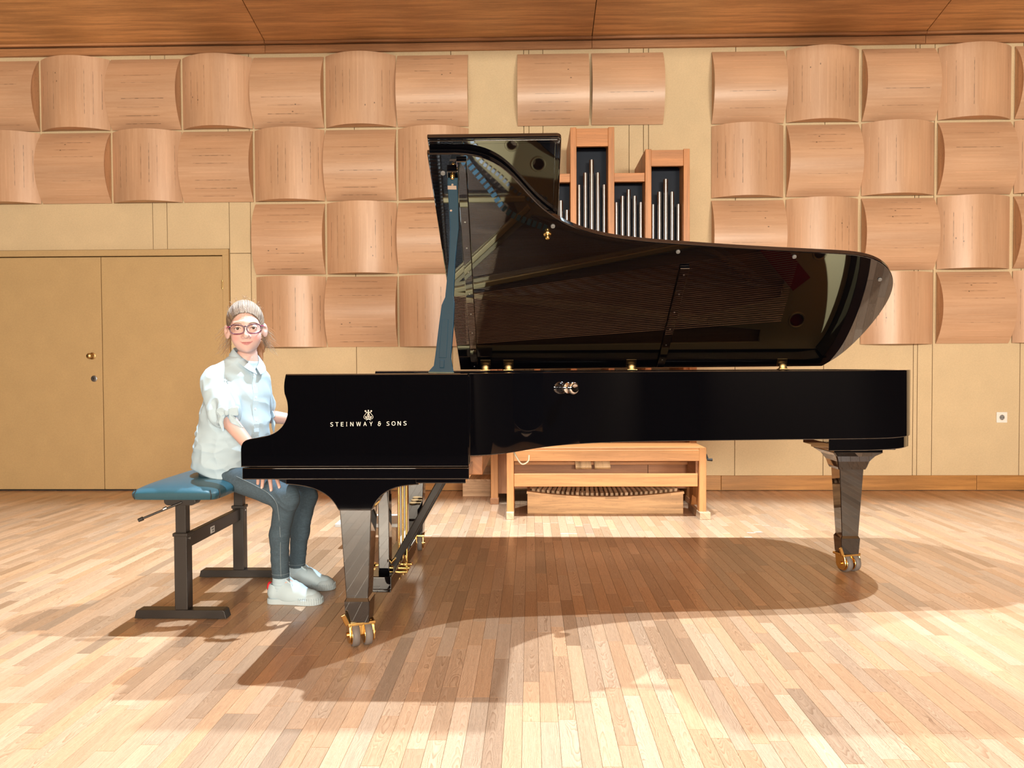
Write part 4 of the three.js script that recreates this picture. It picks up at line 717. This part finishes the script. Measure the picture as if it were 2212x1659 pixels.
  { const p = hg.attributes.position, c = new Float32Array(p.count * 3);
    for (let i = 0; i < p.count; i++) {
      const x = Math.abs(p.getX(i)), y = p.getY(i), z = p.getZ(i); let col = [...skin];
      const blush = Math.exp(-(((x - 0.036) / 0.017) ** 2 + ((y + 0.040) / 0.014) ** 2)) * (z > 0.02 ? 1 : 0); col = [col[0] * (1 + 0.02 * blush), col[1] * (1 - 0.24 * blush), col[2] * (1 - 0.2 * blush)];
      const t = x / 0.0255, mid = lerp(-0.0612, -0.0552, t * t);
      if (z > 0.055 && t < 1 && y < mid + 0.0050 * (1 - t * 0.75) && y > mid - 0.0085 * (1 - t * t)) col = [0.50, 0.20, 0.19];
      c.set(col, 3 * i);
    }
    hg.setAttribute('color', new THREE.BufferAttribute(c, 3)); }
  onHead(hg);
  // ---------------- body under the clothes, forearms and hands
  const J = { hipN: [-1.315, 0.572, -3.09], kneeN: [-1.002, 0.462, -3.05], ankN: [-1.058, 0.10, -3.13], hipF: [-1.335, 0.572, -3.25], kneeF: [-1.0, 0.425, -3.30], ankF: [-1.058, 0.085, -3.35], RS: [-1.298, 0.955, -3.06], LS: [-1.185, 0.955, -3.245], RE: [-1.225, 0.802, -2.985], LE: [-1.185, 0.785, -3.30], RW: [-1.092, 0.655, -2.958], LW: [-1.045, 0.765, -3.31] };
  const bodyF = (x, y, z) => {
    let d = cone(x, y, z, [-1.24, 0.90, -3.152], [-1.30, 0.64, -3.165], 0.08, 0.05);
    d = smin(d, cone(x, y, z, J.RS, J.LS, 0.04, 0.04), 0.05); d = smin(d, cone(x, y, z, [-1.205, 1.04, -3.15], [-1.225, 0.95, -3.152], 0.040, 0.05), 0.04);
    d = smin(d, cone(x, y, z, J.RS, J.RE, 0.036, 0.031), 0.03); d = smin(d, cone(x, y, z, J.LS, J.LE, 0.036, 0.031), 0.03);
    d = smin(d, cone(x, y, z, J.RE, J.RW, 0.033, 0.022), 0.015); d = smin(d, cone(x, y, z, J.LE, J.LW, 0.033, 0.022), 0.015);
    d = smin(d, cone(x, y, z, [-1.285, 0.575, -3.09], J.kneeN, 0.042, 0.042), 0.03); d = smin(d, cone(x, y, z, [-1.295, 0.575, -3.25], J.kneeF, 0.042, 0.042), 0.03);
    d = smin(d, cone(x, y, z, J.kneeN, [-1.050, 0.30, -3.098], 0.038, 0.03), 0.02); d = smin(d, cone(x, y, z, [-1.050, 0.30, -3.098], J.ankN, 0.03, 0.020), 0.02); d = smin(d, cone(x, y, z, J.kneeF, [-1.036, 0.26, -3.33], 0.038, 0.03), 0.02); d = smin(d, cone(x, y, z, [-1.036, 0.26, -3.33], J.ankF, 0.03, 0.020), 0.02);
    d = smin(d, cone(x, y, z, J.ankN, [-0.95, 0.04, -3.145], 0.020, 0.018), 0.02); d = smin(d, cone(x, y, z, J.ankF, [-0.94, 0.04, -3.345], 0.020, 0.018), 0.02);
    return d;
  };
  const hand = (W, K, across, tips, thumb, nrm) => (x, y, z) => {       // wrist, knuckle centre, knuckle direction, finger tips
    let d = cone(x, y, z, W, [lerp(W[0], K[0], 0.4), lerp(W[1], K[1], 0.4), lerp(W[2], K[2], 0.4)], 0.0225, 0.021);
    const kn = [-1.5, -0.5, 0.5, 1.5].map((s) => [K[0] + across[0] * s, K[1] + across[1] * s, K[2] + across[2] * s]);
    kn.forEach((k) => { d = smin(d, cone(x, y, z, [lerp(W[0], k[0], 0.25), lerp(W[1], k[1], 0.25), lerp(W[2], k[2], 0.25)], k, 0.0145, 0.0092), 0.012); });
    let f = 1; kn.forEach((k, i) => { const t = tips[i], m = [lerp(k[0], t[0], 0.52) + nrm[0] * 0.007, lerp(k[1], t[1], 0.52) + nrm[1] * 0.007, lerp(k[2], t[2], 0.52) + nrm[2] * 0.007]; f = Math.min(f, smin(cone(x, y, z, k, m, 0.0088, 0.0078), cone(x, y, z, m, t, 0.0078, 0.0064), 0.004)); });
    d = smin(d, f, 0.006); const tb = [lerp(W[0], K[0], 0.35) + across[0] * thumb.s * 1.2, lerp(W[1], K[1], 0.35) + across[1] * thumb.s * 1.2, lerp(W[2], K[2], 0.35) + across[2] * thumb.s * 1.2];
    const tm = [lerp(tb[0], thumb.tip[0], 0.5), lerp(tb[1], thumb.tip[1], 0.5), lerp(tb[2], thumb.tip[2], 0.5)]; let th = smin(cone(x, y, z, tb, tm, 0.0125, 0.0098), cone(x, y, z, tm, thumb.tip, 0.0096, 0.0075), 0.005); d = smin(d, th, 0.008);
    return d;
  };
  // right hand on the thigh, fingers hanging over its side; left hand on the keys
  const rTips = [[-1.092, 0.534, -2.972], [-1.0745, 0.520, -2.970], [-1.0375, 0.509, -2.970], [-1.006, 0.520, -2.975]];
  const hR = hand(J.RW, [-1.050, 0.590, -2.966], [0.0185, 0.002, -0.002], rTips, { s: 1.5, tip: [-1.0, 0.575, -3.0] }, [0, 0.2, 0.9]);
  const lTips = [[-0.925, 0.728, -3.345], [-0.905, 0.728, -3.325], [-0.905, 0.728, -3.303], [-0.918, 0.728, -3.282]];
  const hL = hand(J.LW, [-0.968, 0.770, -3.315], [0, 0.001, 0.0185], lTips, { s: 1.5, tip: [-0.945, 0.728, -3.262] }, [0.3, 0.9, 0]);
  const bg = merge([setColour(nets(bodyF, [-1.46, -0.01, -3.42], [-0.86, 1.10, -2.90], 0.0075), skin), setColour(nets(hR, [-1.14, 0.48, -3.04], [-0.97, 0.70, -2.92], 0.0028), skin), setColour(nets(hL, [-1.09, 0.70, -3.38], [-0.88, 0.81, -3.23], 0.003), skin), hg]);
  const body = part(girl, 'body', bg, MG.skin);
  rTips.slice(1).forEach((t) => part(girl, 'fingernail', new THREE.SphereGeometry(0.0052, 10, 8).scale(0.85, 1.1, 0.5).translate(t[0], t[1] - 0.0005, t[2] + 0.0052), MG.nail));
  // ---------------- face details
  for (const s of [-1, 1]) {
    const e = part(girl, 'eye', onHead(new THREE.SphereGeometry(0.0124, 24, 16).translate(s * 0.031, -0.001, 0.0665)), MG.eye);
    part(e, 'iris', onHead(new THREE.SphereGeometry(0.0056, 18, 12).scale(1, 1, 0.5).translate(s * 0.0308, -0.0014, 0.0775)), MG.iris, 'dark brown iris');
    part(girl, 'eyelash', onHead(tube([V(s * 0.0185, -0.0012, 0.0765), V(s * 0.025, 0.0026, 0.0802), V(s * 0.032, 0.0030, 0.0806), V(s * 0.039, 0.0018, 0.0778), V(s * 0.0445, -0.0020, 0.0725)], 0.0010, 24, 5)), MG.lash);
    part(girl, 'eyebrow', onHead(tube([V(s * 0.014, 0.0165, 0.0805), V(s * 0.024, 0.0205, 0.0790), V(s * 0.036, 0.0215, 0.0730), V(s * 0.048, 0.0165, 0.0615)], 0.0018, 24, 6)), MG.brow);
  }
  part(girl, 'mouth_line', onHead(tube([V(-0.0275, -0.0535, 0.0672), V(-0.015, -0.0588, 0.0782), V(0, -0.0611, 0.0826), V(0.015, -0.0588, 0.0782), V(0.0275, -0.0535, 0.0672)], 0.0011, 30, 5)), MG.mouth);
  { // glasses
    const ring = (s, o = 0) => { const p = []; for (let i = 0; i < 28; i++) { const a = i / 28 * 2 * PI, ca = Math.cos(a), sa = Math.sin(a), X = Math.sign(ca) * Math.pow(Math.abs(ca), 0.72) * (0.0275 - o), Y = Math.sign(sa) * Math.pow(Math.abs(sa), 0.78) * (0.0185 - o); p.push(V(s * 0.0325 + X, -0.0045 + Y + (sa > 0 ? s * X * 0.06 : 0), 0.0955 - 0.006 * ((s * 0.0325 + X) / 0.06) ** 2 * 1.6)); } return p; };
    const g = part(girl, 'glasses', [...[-1, 1].map((s) => tube(ring(s), 0.0021, 90, 8, true)), tube([V(-0.0065, 0.004, 0.0955), V(0, 0.007, 0.0965), V(0.0065, 0.004, 0.0955)], 0.0022, 12, 8)].map(onHead), MG.frame, 'dark plum glasses frame');
    for (const s of [-1, 1]) {
      const p = ring(s, 0.0012), sh = new THREE.Shape(p.map((q) => new THREE.Vector2(q.x, q.y))); part(g, 'lens', onHead(new THREE.ShapeGeometry(sh).translate(0, 0, 0.0925)), MG.lens);
      part(g, 'temple', onHead(tube([V(s * 0.060, 0.006, 0.088), V(s * 0.0685, 0.006, 0.072), V(s * 0.0735, 0.004, 0.03), V(s * 0.0735, 0.003, -0.01), V(s * 0.073, -0.012, -0.025)], 0.0019, 30, 6)), MG.pink, 'pink temple');
      part(g, 'lower_rim', onHead(tube(ring(s).slice(15, 28).map((q) => q.clone().add(V(0, -0.0006, 0.0004))), 0.0016, 40, 6)), MG.pink, 'pink lower rim');
      part(g, 'rivet', onHead(new THREE.SphereGeometry(0.0013, 8, 6).translate(s * 0.0585, 0.0085, 0.0915)), MG.eye);
    }
  }
  { // hair combed back into a ponytail
    const cap = (X, y, z) => { let d = ell(X, y, z, [0, 0.033, -0.022], [0.070, 0.083, 0.089]) - 0.0042; d -= 0.0006 * Math.sin(X * 420 + 40 * noise3(X * 30, y * 30, z * 30)); d = smax(d, -ell(X, y, z, [0, -0.030, 0.098], [0.066, 0.098, 0.116]), 0.010); d = smax(d, -(y + 0.028 + Math.max(0, -z - 0.02) * 0.55), 0.008); return d; };
    const hair = part(girl, 'hair', onHead(nets(cap, [-0.085, -0.09, -0.13], [0.085, 0.135, 0.08], 0.003)), MG.hair, 'light brown hair combed back');
    const r = rng(404), strands = [[], []], fr = [[], []];
    for (let i = 0; i < 420; i++) {
      const a = (r() - 0.5) * 2.9, rr = 1.0; // start along the hairline, sweep over the scalp to the tie
      const sx = 0.070 * Math.sin(a), sy = -0.034 + 0.0955 * Math.cos(a) + 0.004 * (r() - 0.5), pts = [];
      for (let k = 0; k <= 6; k++) {
        const t = k / 6, tx = lerp(sx, 0.012 * (r() - 0.5), t * t), u = lerp(Math.atan2(sy - 0.03, 0.09), PI - 0.15, t); let q = V(lerp(sx, 0.0, t ** 3), lerp(sy, 0.045, t ** 1.8) + 0.05 * Math.sin(t * PI) * Math.cos(a), lerp(0.062 - 0.45 * Math.abs(sx), -0.115, t));
        const c = V(0, 0.033, -0.022), dd = q.sub(c), k0 = Math.hypot(dd.x / 0.0744, dd.y / 0.0874, dd.z / 0.0934), lift = 1.004 + 0.012 * r(); q = dd.multiplyScalar(lift / k0).add(c); pts.push(q);
      }
      strands[r() < 0.45 ? 1 : 0].push(tube(pts, 0.0009, 14, 4));
    }
    stuff(part(hair, 'hair_strands', strands[0].map(onHead), MG.hair)); stuff(part(hair, 'light_strands', strands[1].map(onHead), MG.hairLight));
    const tailF = (x, y, z) => { const w = 0.0022 * Math.sin(x * 520 + y * 60) + 0.0015 * Math.sin(z * 610); let d = cone(x, y, z, [0.0, 0.045, -0.118], [0.028, 0.0, -0.120], 0.016, 0.024); d = smin(d, cone(x, y, z, [0.028, 0.0, -0.120], [0.050, -0.07, -0.085], 0.024, 0.023), 0.02); d = smin(d, cone(x, y, z, [0.050, -0.07, -0.085], [0.050, -0.135, -0.065], 0.022, 0.009), 0.02); return d + w; };
    const pt = part(girl, 'ponytail', onHead(nets(tailF, [-0.03, -0.16, -0.16], [0.09, 0.08, -0.03], 0.003)), MG.tail, 'reddish brown ponytail');
    part(pt, 'hair_tie', onHead(new THREE.TorusGeometry(0.017, 0.005, 8, 20).rotateX(0.4).translate(0.002, 0.04, -0.118)), MG.frame);
    for (let i = 0; i < 210; i++) { // loose curls beside the ears and at the nape, fly-aways on top
      const top = i < 36, s = r() < 0.62 ? 1 : -1; let p, pts = [];
      if (top) { const a = (r() - 0.5) * 2.4; p = V(0.074 * Math.sin(a), 0.036 + 0.09 * Math.cos(a), -0.02 - 0.03 * r()); } else p = V(s * (0.060 + 0.012 * r()), lerp(0.03, -0.07, r()), -0.04 - 0.05 * r());
      const dir = top ? V((r() - 0.5) * 0.6, 0.7, (r() - 0.5) * 0.6) : V(s * (0.35 + 0.75 * r()), -0.5 - 0.6 * r(), 0.15 * (r() - 0.5)), L = top ? 0.008 + 0.014 * r() : 0.02 + 0.045 * r(), ph = r() * 6;
      for (let k = 0; k <= 5; k++) { const t = k / 5; pts.push(p.clone().add(dir.clone().multiplyScalar(L * t)).add(V(0.005 * Math.sin(ph + t * 7) * t, -0.012 * t * t * (top ? -0.3 : 1), 0.005 * Math.cos(ph + t * 6) * t))); }
      fr[r() < 0.6 ? 1 : 0].push(tube(pts, 0.00042, 12, 4));
    }
    const f1 = stuff(part(pt, 'loose_curls', fr[0].map(onHead), MG.tail)), f2 = stuff(part(hair, 'loose_curls', fr[1].map(onHead), MG.hairLight));
  }
  // ---------------- shirt
  const hipC = [-1.288, 0.555, -3.165], neckC = [-1.213, 1.035, -3.15], ax = [neckC[0] - hipC[0], neckC[1] - hipC[1], neckC[2] - hipC[2]], aL = ax[0] ** 2 + ax[1] ** 2 + ax[2] ** 2;
  const lat = [0.51, 0, -0.86], fwd = [0.86, 0, 0.51];
  const prof = (t, a) => { for (let i = 0; i < a.length - 1; i++) if (t <= a[i + 1][0]) { const u = clamp((t - a[i][0]) / (a[i + 1][0] - a[i][0])), s = u * u * (3 - 2 * u); return [lerp(a[i][1], a[i + 1][1], s), lerp(a[i][2], a[i + 1][2], s)]; } return [a[a.length - 1][1], a[a.length - 1][2]]; };
  const SH = [[-0.1, 0.152, 0.122], [0.14, 0.152, 0.124], [0.45, 0.146, 0.126], [0.70, 0.140, 0.100], [0.86, 0.124, 0.078], [0.97, 0.062, 0.056], [1.05, 0.048, 0.048]];
  const shirtF = (x, y, z) => {
    const px = x - hipC[0], py = y - hipC[1], pz = z - hipC[2], t = (px * ax[0] + py * ax[1] + pz * ax[2]) / aL;
    const qx = px - ax[0] * t, qy = py - ax[1] * t, qz = pz - ax[2] * t, u = qx * lat[0] + qz * lat[2], v = qx * fwd[0] + qz * fwd[2];
    const [a, b] = prof(t, SH); let d = (Math.hypot(u / a, v / b) - 1) * Math.min(a, b); d = smax(d, (t - 1.0) * 0.5, 0.01); d = smin(d, Math.min(cone(x, y, z, [-1.232, 1.015, -3.125], [-1.290, 0.962, -3.070], 0.038, 0.048), cone(x, y, z, [-1.195, 1.010, -3.19], [-1.190, 0.955, -3.235], 0.036, 0.044)), 0.035);
    // folds running down from the shoulders and round the waist
    const w1 = noise3(u * 20 + t * 6, t * 7, v * 20, 3), w2 = noise3(u * 14 - t * 12, t * 9 + u * 8, v * 12, 7), w3 = noise3(x * 45, y * 32, z * 45, 5);
    d -= 0.010 * (1 - Math.abs(2 * w1 - 1)) * (1 - 0.6 * smooth(0.75, 1, t)) + 0.006 * (1 - Math.abs(2 * w2 - 1)) * (1 - smooth(0.3, 0.6, t)) + 0.0015 * w3 - 0.006;
    d = smax(d, 0.013 + 0.012 * (u / 0.15) - t * 0.49 + 0.014 * Math.sin(u * 22 + v * 9), 0.012);
    // sleeves
    const sl = (A, B, r0, r1) => { const bx = B[0] - A[0], by = B[1] - A[1], bz = B[2] - A[2], q = clamp(((x - A[0]) * bx + (y - A[1]) * by + (z - A[2]) * bz) / (bx * bx + by * by + bz * bz)); let s = cone(x, y, z, A, B, r0, r1); const g = Math.atan2(x - A[0] - bx * q, z - A[2] - bz * q); s -= 0.007 * Math.sin(g * 7 + 2 * noise3(x * 20, y * 14, z * 20)) * smooth(0.45, 0.95, q) + 0.010 * (1 - Math.abs(2 * noise3(x * 24, y * 12, z * 24, 9) - 1)) - 0.004; return s; };
    let s = sl([-1.298, 0.942, -3.058], [-1.233, 0.824, -2.996], 0.055, 0.060); d = smin(d, s, 0.02);
    d = smin(d, sl([-1.190, 0.938, -3.235], [-1.185, 0.835, -3.285], 0.048, 0.052), 0.02);
    return d;
  };
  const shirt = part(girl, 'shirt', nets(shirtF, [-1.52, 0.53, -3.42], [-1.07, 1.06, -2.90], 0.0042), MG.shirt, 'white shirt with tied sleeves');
  const cuffs = (A, B, r) => { const d = V(B[0] - A[0], B[1] - A[1], B[2] - A[2]).normalize(), c = V(...A); const g = new THREE.TorusGeometry(r, 0.007, 10, 32).scale(1, 1, 1.5); g.applyQuaternion(new THREE.Quaternion().setFromUnitVectors(V(0, 0, 1), d)); return g.translate(c.x, c.y, c.z); };
  part(shirt, 'sleeve_cuff', cuffs([-1.224, 0.796, -2.985], [-1.16, 0.72, -2.97], 0.036), MG.shirt); part(shirt, 'sleeve_cuff', cuffs([-1.178, 0.790, -3.30], [-1.13, 0.77, -3.3], 0.034), MG.shirt);
  { // bows tied on the sleeves
    const petal = (pts, z, t = 0.006) => { const c = new THREE.SplineCurve(pts.map(([x, y]) => V2(x, y))).getSpacedPoints(30).map((p) => [p.x, p.y]); const g = extrude(shapeOf(c), t, 0.0022, 2).translate(0, 0, z), p = g.attributes.position; for (let i = 0; i < p.count; i++) p.setZ(i, p.getZ(i) + 0.004 * Math.sin(p.getX(i) * 160) + 0.003 * Math.sin(p.getY(i) * 130)); g.computeVertexNormals(); return g; };
    const at = (px, py, z = -2.905) => { const k = -z / 1620; return [(px - 1106) * k + 0.0238 * z + 0.0, 1 - (py - 793) * k]; };
    const P = (l) => l.map(([a, b]) => at(a, b));
    const b1 = part(shirt, 'sleeve_bow', [petal(P([[486, 884], [500, 877], [508, 880], [509, 892], [505, 899], [487, 896], [484, 890]]), -2.912, 0.010), petal(P([[484, 884], [472, 879], [461, 884], [460, 896], [470, 900], [484, 896], [486, 890]]), -2.914, 0.010), petal(P([[488, 894], [497, 899], [510, 912], [519, 925], [506, 922], [494, 914], [486, 903]]), -2.908), petal(P([[480, 895], [476, 905], [475, 920], [474, 934], [467, 921], [463, 905], [470, 896]]), -2.912)], MG.shirt, 'white fabric bow');
    part(b1, 'bow_knot', new THREE.SphereGeometry(0.014, 16, 12).scale(0.8, 1.1, 0.7).translate(...at(483, 890, -2.905), -2.905), MG.shirt);
    const at2 = (px, py) => at(px, py, -3.27), Q = (l) => l.map(([a, b]) => at2(a, b));
    part(shirt, 'sleeve_bow', [petal(Q([[573, 893], [583, 888], [588, 893], [589, 902], [580, 904], [573, 901]]), -3.27), petal(Q([[584, 903], [589, 916], [586, 936], [582, 925], [579, 908]]), -3.275, 0.004)], MG.shirt, 'white fabric bow');
  }
  { // collar: two wings round the neck, then placket, buttons and chest pocket mark
    const wing = (rows) => { const P = [], I = [], U = []; const n = rows[0].length; rows.forEach((r, j) => r.forEach((p) => { P.push(...p); U.push(p[0], p[1]); })); for (let j = 0; j < rows.length - 1; j++) for (let i = 0; i < n - 1; i++) { const a = j * n + i; I.push(a, a + 1, a + n, a + 1, a + n + 1, a + n); } const g = new THREE.BufferGeometry(); g.setAttribute('position', new THREE.Float32BufferAttribute(P, 3)); g.setAttribute('uv', new THREE.Float32BufferAttribute(U, 2)); g.setIndex(I); g.computeVertexNormals();
      const b = g.clone(), bp = b.attributes.position, bn = b.attributes.normal; for (let i = 0; i < bp.count; i++) bp.setXYZ(i, bp.getX(i) - bn.getX(i) * 0.003, bp.getY(i) - bn.getY(i) * 0.003, bp.getZ(i) - bn.getZ(i) * 0.003); return merge([g, b]); };
    // ring round the neck by angle: 0 = front (towards fwd), positive towards her right (camera side)
    const c0 = V(-1.204, 1.040, -3.156), ringP = (ang, r, dy) => { const ca = Math.cos(ang), sa = Math.sin(ang); return [c0.x + r * (fwd[0] * ca - lat[0] * sa), c0.y + dy, c0.z + r * (fwd[2] * ca - lat[2] * sa)]; };
    const mk = (s) => { const rows = [[], [], [], []]; for (let i = 0; i <= 14; i++) { const t = i / 14, a = s * lerp(0.10, PI, t), point = Math.exp(-(((t - 0.12) / 0.12) ** 2));
        const dyTop = -0.042 + 0.084 * Math.sin(Math.min(1, t / 0.85) * PI / 2), dyLow = dyTop - 0.026 - 0.006 * point;
        rows[0].push(ringP(a, 0.0445 + 0.010 * (1 - t) ** 2, dyTop - 0.012)); rows[1].push(ringP(a, 0.0475 + 0.011 * (1 - t) ** 2, dyTop + 0.002)); rows[2].push(ringP(a, 0.058 + 0.012 * (1 - t) ** 2 + 0.004 * point, lerp(dyTop, dyLow, 0.45))); rows[3].push(ringP(a, 0.067 + 0.012 * (1 - t) ** 2 + 0.010 * point, dyLow)); } return wing(s > 0 ? rows : rows.map((r) => r.slice().reverse())); };
    part(shirt, 'collar_wing', mk(1), MG.shirt); part(shirt, 'collar_wing', mk(-1), MG.shirt);
    const onFront = (t, u) => { // find the shirt surface along the forward direction
      const bx = hipC[0] + ax[0] * t + lat[0] * u, by = hipC[1] + ax[1] * t, bz = hipC[2] + ax[2] * t + lat[2] * u; let s = 0.2; for (let k = 0; k < 160 && shirtF(bx + fwd[0] * s, by, bz + fwd[2] * s) > 0; k++) s -= 0.0015; return V(bx + fwd[0] * (s + 0.001), by, bz + fwd[2] * (s + 0.001)); };
    const pl = []; for (let i = 0; i <= 18; i++) pl.push(onFront(lerp(0.90, 0.30, i / 18), 0.004));
    const strip = []; for (let i = 0; i < 18; i++) strip.push(bar(pl[i], pl[i + 1], 0.026, 0.003, V(fwd[0], 0, fwd[2])));
    part(shirt, 'button_placket', strip, MG.shirt);
    for (const i of [1, 4, 7, 10, 13]) part(shirt, 'button', rod(pl[i], pl[i].clone().add(V(fwd[0] * 0.0035, 0, fwd[2] * 0.0035)), 0.0052, 0.0046, 14), MG.button);
  }
  // ---------------- jeans, socks, shoes
  const jf = (x, y, z) => {
    let d = cone(x, y, z, [-1.335, 0.60, -3.12], [-1.34, 0.60, -3.23], 0.068, 0.068);
    const leg = (h, k, a, c) => { let s = cone(x, y, z, h, k, 0.058, 0.0485); s = smin(s, cone(x, y, z, k, c, 0.0475, 0.0395), 0.02); return smin(s, cone(x, y, z, c, a, 0.0395, 0.0345), 0.02); };
    const n = leg(J.hipN, J.kneeN, [-1.057, 0.118, -3.128], [-1.050, 0.30, -3.098]), f = leg(J.hipF, J.kneeF, [-1.058, 0.10, -3.35], [-1.036, 0.26, -3.33]);
    const near = Math.min(n, f), hipD = d; d = smin(d, near, 0.035);
    const kn = Math.min(Math.hypot(x - J.kneeN[0] + 0.02, y - J.kneeN[1], z - J.kneeN[2]), Math.hypot(x - J.kneeF[0] + 0.02, y - J.kneeF[1], z - J.kneeF[2])), k = Math.exp(-((kn / 0.085) ** 2));
    d -= 0.0035 * noise3(x * 30, y * 26, z * 30, 2) + k * 0.006 * (1 - Math.abs(2 * noise3((x + y) * 34, (x - y) * 9, z * 22, 4) - 1)) + 0.0045 * (1 - Math.abs(2 * noise3(x * 12, y * 42, z * 12, 6) - 1)) * (1 - k) * (y < 0.3 ? 0.6 : 0.3) - 0.003;
    return smax(d, (z < -3.24 ? 0.095 : 0.112) - y, 0.003);
  };
  const jeans = part(girl, 'jeans', nets(jf, [-1.47, 0.06, -3.45], [-0.92, 0.72, -2.97], 0.0042), MG.jeans, 'blue slim jeans');
  const onOut = (x, y, z0) => { let z = -2.94; for (let k = 0; k < 240 && jf(x, y, z) > 0.0004; k++) z -= 0.001; return V(x, y, z + 0.0006); };
  part(jeans, 'side_seam', tube([[-1.20, 0.555], [-1.12, 0.520], [-1.06, 0.488], [-1.028, 0.45], [-1.026, 0.40], [-1.032, 0.30], [-1.040, 0.20], [-1.043, 0.125]].map(([x, y]) => onOut(x, y)), 0.0013, 70, 5), MG.thread, 'pale stitched side seam');
  { const h = []; for (const [c, y] of [[[-1.057, -3.128], 0.131], [[-1.058, -3.35], 0.112]]) { const p = []; for (let i = 0; i < 28; i++) { const a = i / 28 * 2 * PI; let r = 0.06; for (let k = 0; k < 80 && jf(c[0] + r * Math.cos(a), y, c[1] + r * Math.sin(a)) > 0.0002; k++) r -= 0.0008; p.push(V(c[0] + (r + 0.0004) * Math.cos(a), y, c[1] + (r + 0.0004) * Math.sin(a))); } h.push(tube(p, 0.0009, 90, 5, true)); } part(jeans, 'hem_stitch', h, MG.thread); }
  const shoe = (hx, hz, ang, near) => {
    const Q = new THREE.Matrix4().makeRotationY(ang).setPosition(hx, 0, hz), put = (g) => g.applyMatrix4(Q);       // heel at the origin, toe along +x
    const uf = (x, y, z) => {
      let d = cone(x, y, z, [0.036, 0.045, 0], [0.10, 0.040, 0], 0.0345, 0.034); d = smin(d, cone(x, y, z, [0.10, 0.036, 0], [0.192, 0.028, 0.002], 0.037, 0.032), 0.03); d = smin(d, cone(x, y, z, [0.045, 0.082, 0], [0.128, 0.055, 0], 0.030, 0.030), 0.03);
      d = smax(d, -cone(x, y, z, [0.052, 0.075, 0], [0.035, 0.14, 0], 0.030, 0.034), 0.006); d = smax(d, 0.016 - y, 0.004); return smax(d, y - 0.094 + 0.25 * Math.max(0, 0.05 - x), 0.006);
    };
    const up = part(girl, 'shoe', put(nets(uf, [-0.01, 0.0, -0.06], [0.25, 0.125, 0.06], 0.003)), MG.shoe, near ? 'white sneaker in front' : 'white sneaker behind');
    const outl = [[0.0, 0], [0.008, 0.024], [0.03, 0.034], [0.075, 0.033], [0.13, 0.036], [0.18, 0.042], [0.215, 0.036], [0.236, 0.016], [0.239, 0], [0.236, -0.016], [0.215, -0.036], [0.18, -0.042], [0.13, -0.036], [0.075, -0.033], [0.03, -0.034], [0.008, -0.024]];
    const oc = new THREE.SplineCurve([...outl, outl[0]].map(([a, b]) => V2(a, b))).getSpacedPoints(60).map((p) => [p.x, p.y]);
    part(up, 'sole', put(slab(oc, 0.0, 0.024, 0.004)), MG.sole);
    part(up, 'toe_cap', put(new THREE.SphereGeometry(1, 24, 12, 0, 2 * PI, 0, PI / 2).scale(0.046, 0.033, 0.040).translate(0.190, 0.022, 0)), MG.sole);
    const ribs = []; for (let i = 0; i < 60; i++) { const p = oc[i], q = oc[(i + 1) % 60]; if (p[0] > 0.145) ribs.push(rod(V(p[0], 0.004, p[1]), V(p[0] - 0.002, 0.030, p[1] * 0.985), 0.0019, 0.0016, 5)); } part(up, 'toe_ribs', ribs.map(put), MG.sole);
    const la = []; for (let i = 0; i < 4; i++) { const x = 0.098 + i * 0.019, y = 0.0845 - i * 0.0105; la.push(tube([V(x, y - 0.016, -0.026), V(x + 0.003, y + 0.001, -0.012), V(x + 0.004, y + 0.003, 0), V(x + 0.003, y + 0.001, 0.012), V(x, y - 0.016, 0.026)], 0.0033, 20, 6)); }
    la.push(tube([V(0.095, 0.088, 0), V(0.105, 0.094, 0.014), V(0.118, 0.082, 0.026), V(0.112, 0.068, 0.030), V(0.098, 0.084, 0.004)], 0.0026, 24, 6), tube([V(0.095, 0.088, 0), V(0.115, 0.092, -0.012), V(0.135, 0.075, -0.022), V(0.15, 0.056, -0.03)], 0.0026, 24, 6)); part(up, 'laces', la.map(put), MG.shirt);
    part(up, 'tongue', put(bar(V(0.125, 0.074, 0), V(0.082, 0.108, 0), 0.046, 0.008, V(0.6, 0.8, 0), 0.003)), MG.shoe);
    part(up, 'heel_tab', put(new THREE.SphereGeometry(1, 16, 12).scale(0.010, 0.022, 0.018).translate(0.009, 0.068, 0)), MG.red, 'red heel tab');
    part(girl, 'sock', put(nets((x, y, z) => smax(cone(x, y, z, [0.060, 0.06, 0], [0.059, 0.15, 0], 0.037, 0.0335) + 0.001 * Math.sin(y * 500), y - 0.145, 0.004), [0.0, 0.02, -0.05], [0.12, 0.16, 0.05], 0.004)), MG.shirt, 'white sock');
  };
  shoe(-1.118, -3.142, -0.06, true); shoe(-1.118, -3.358, -0.10, false);
}
renderer.render(scene, camera);
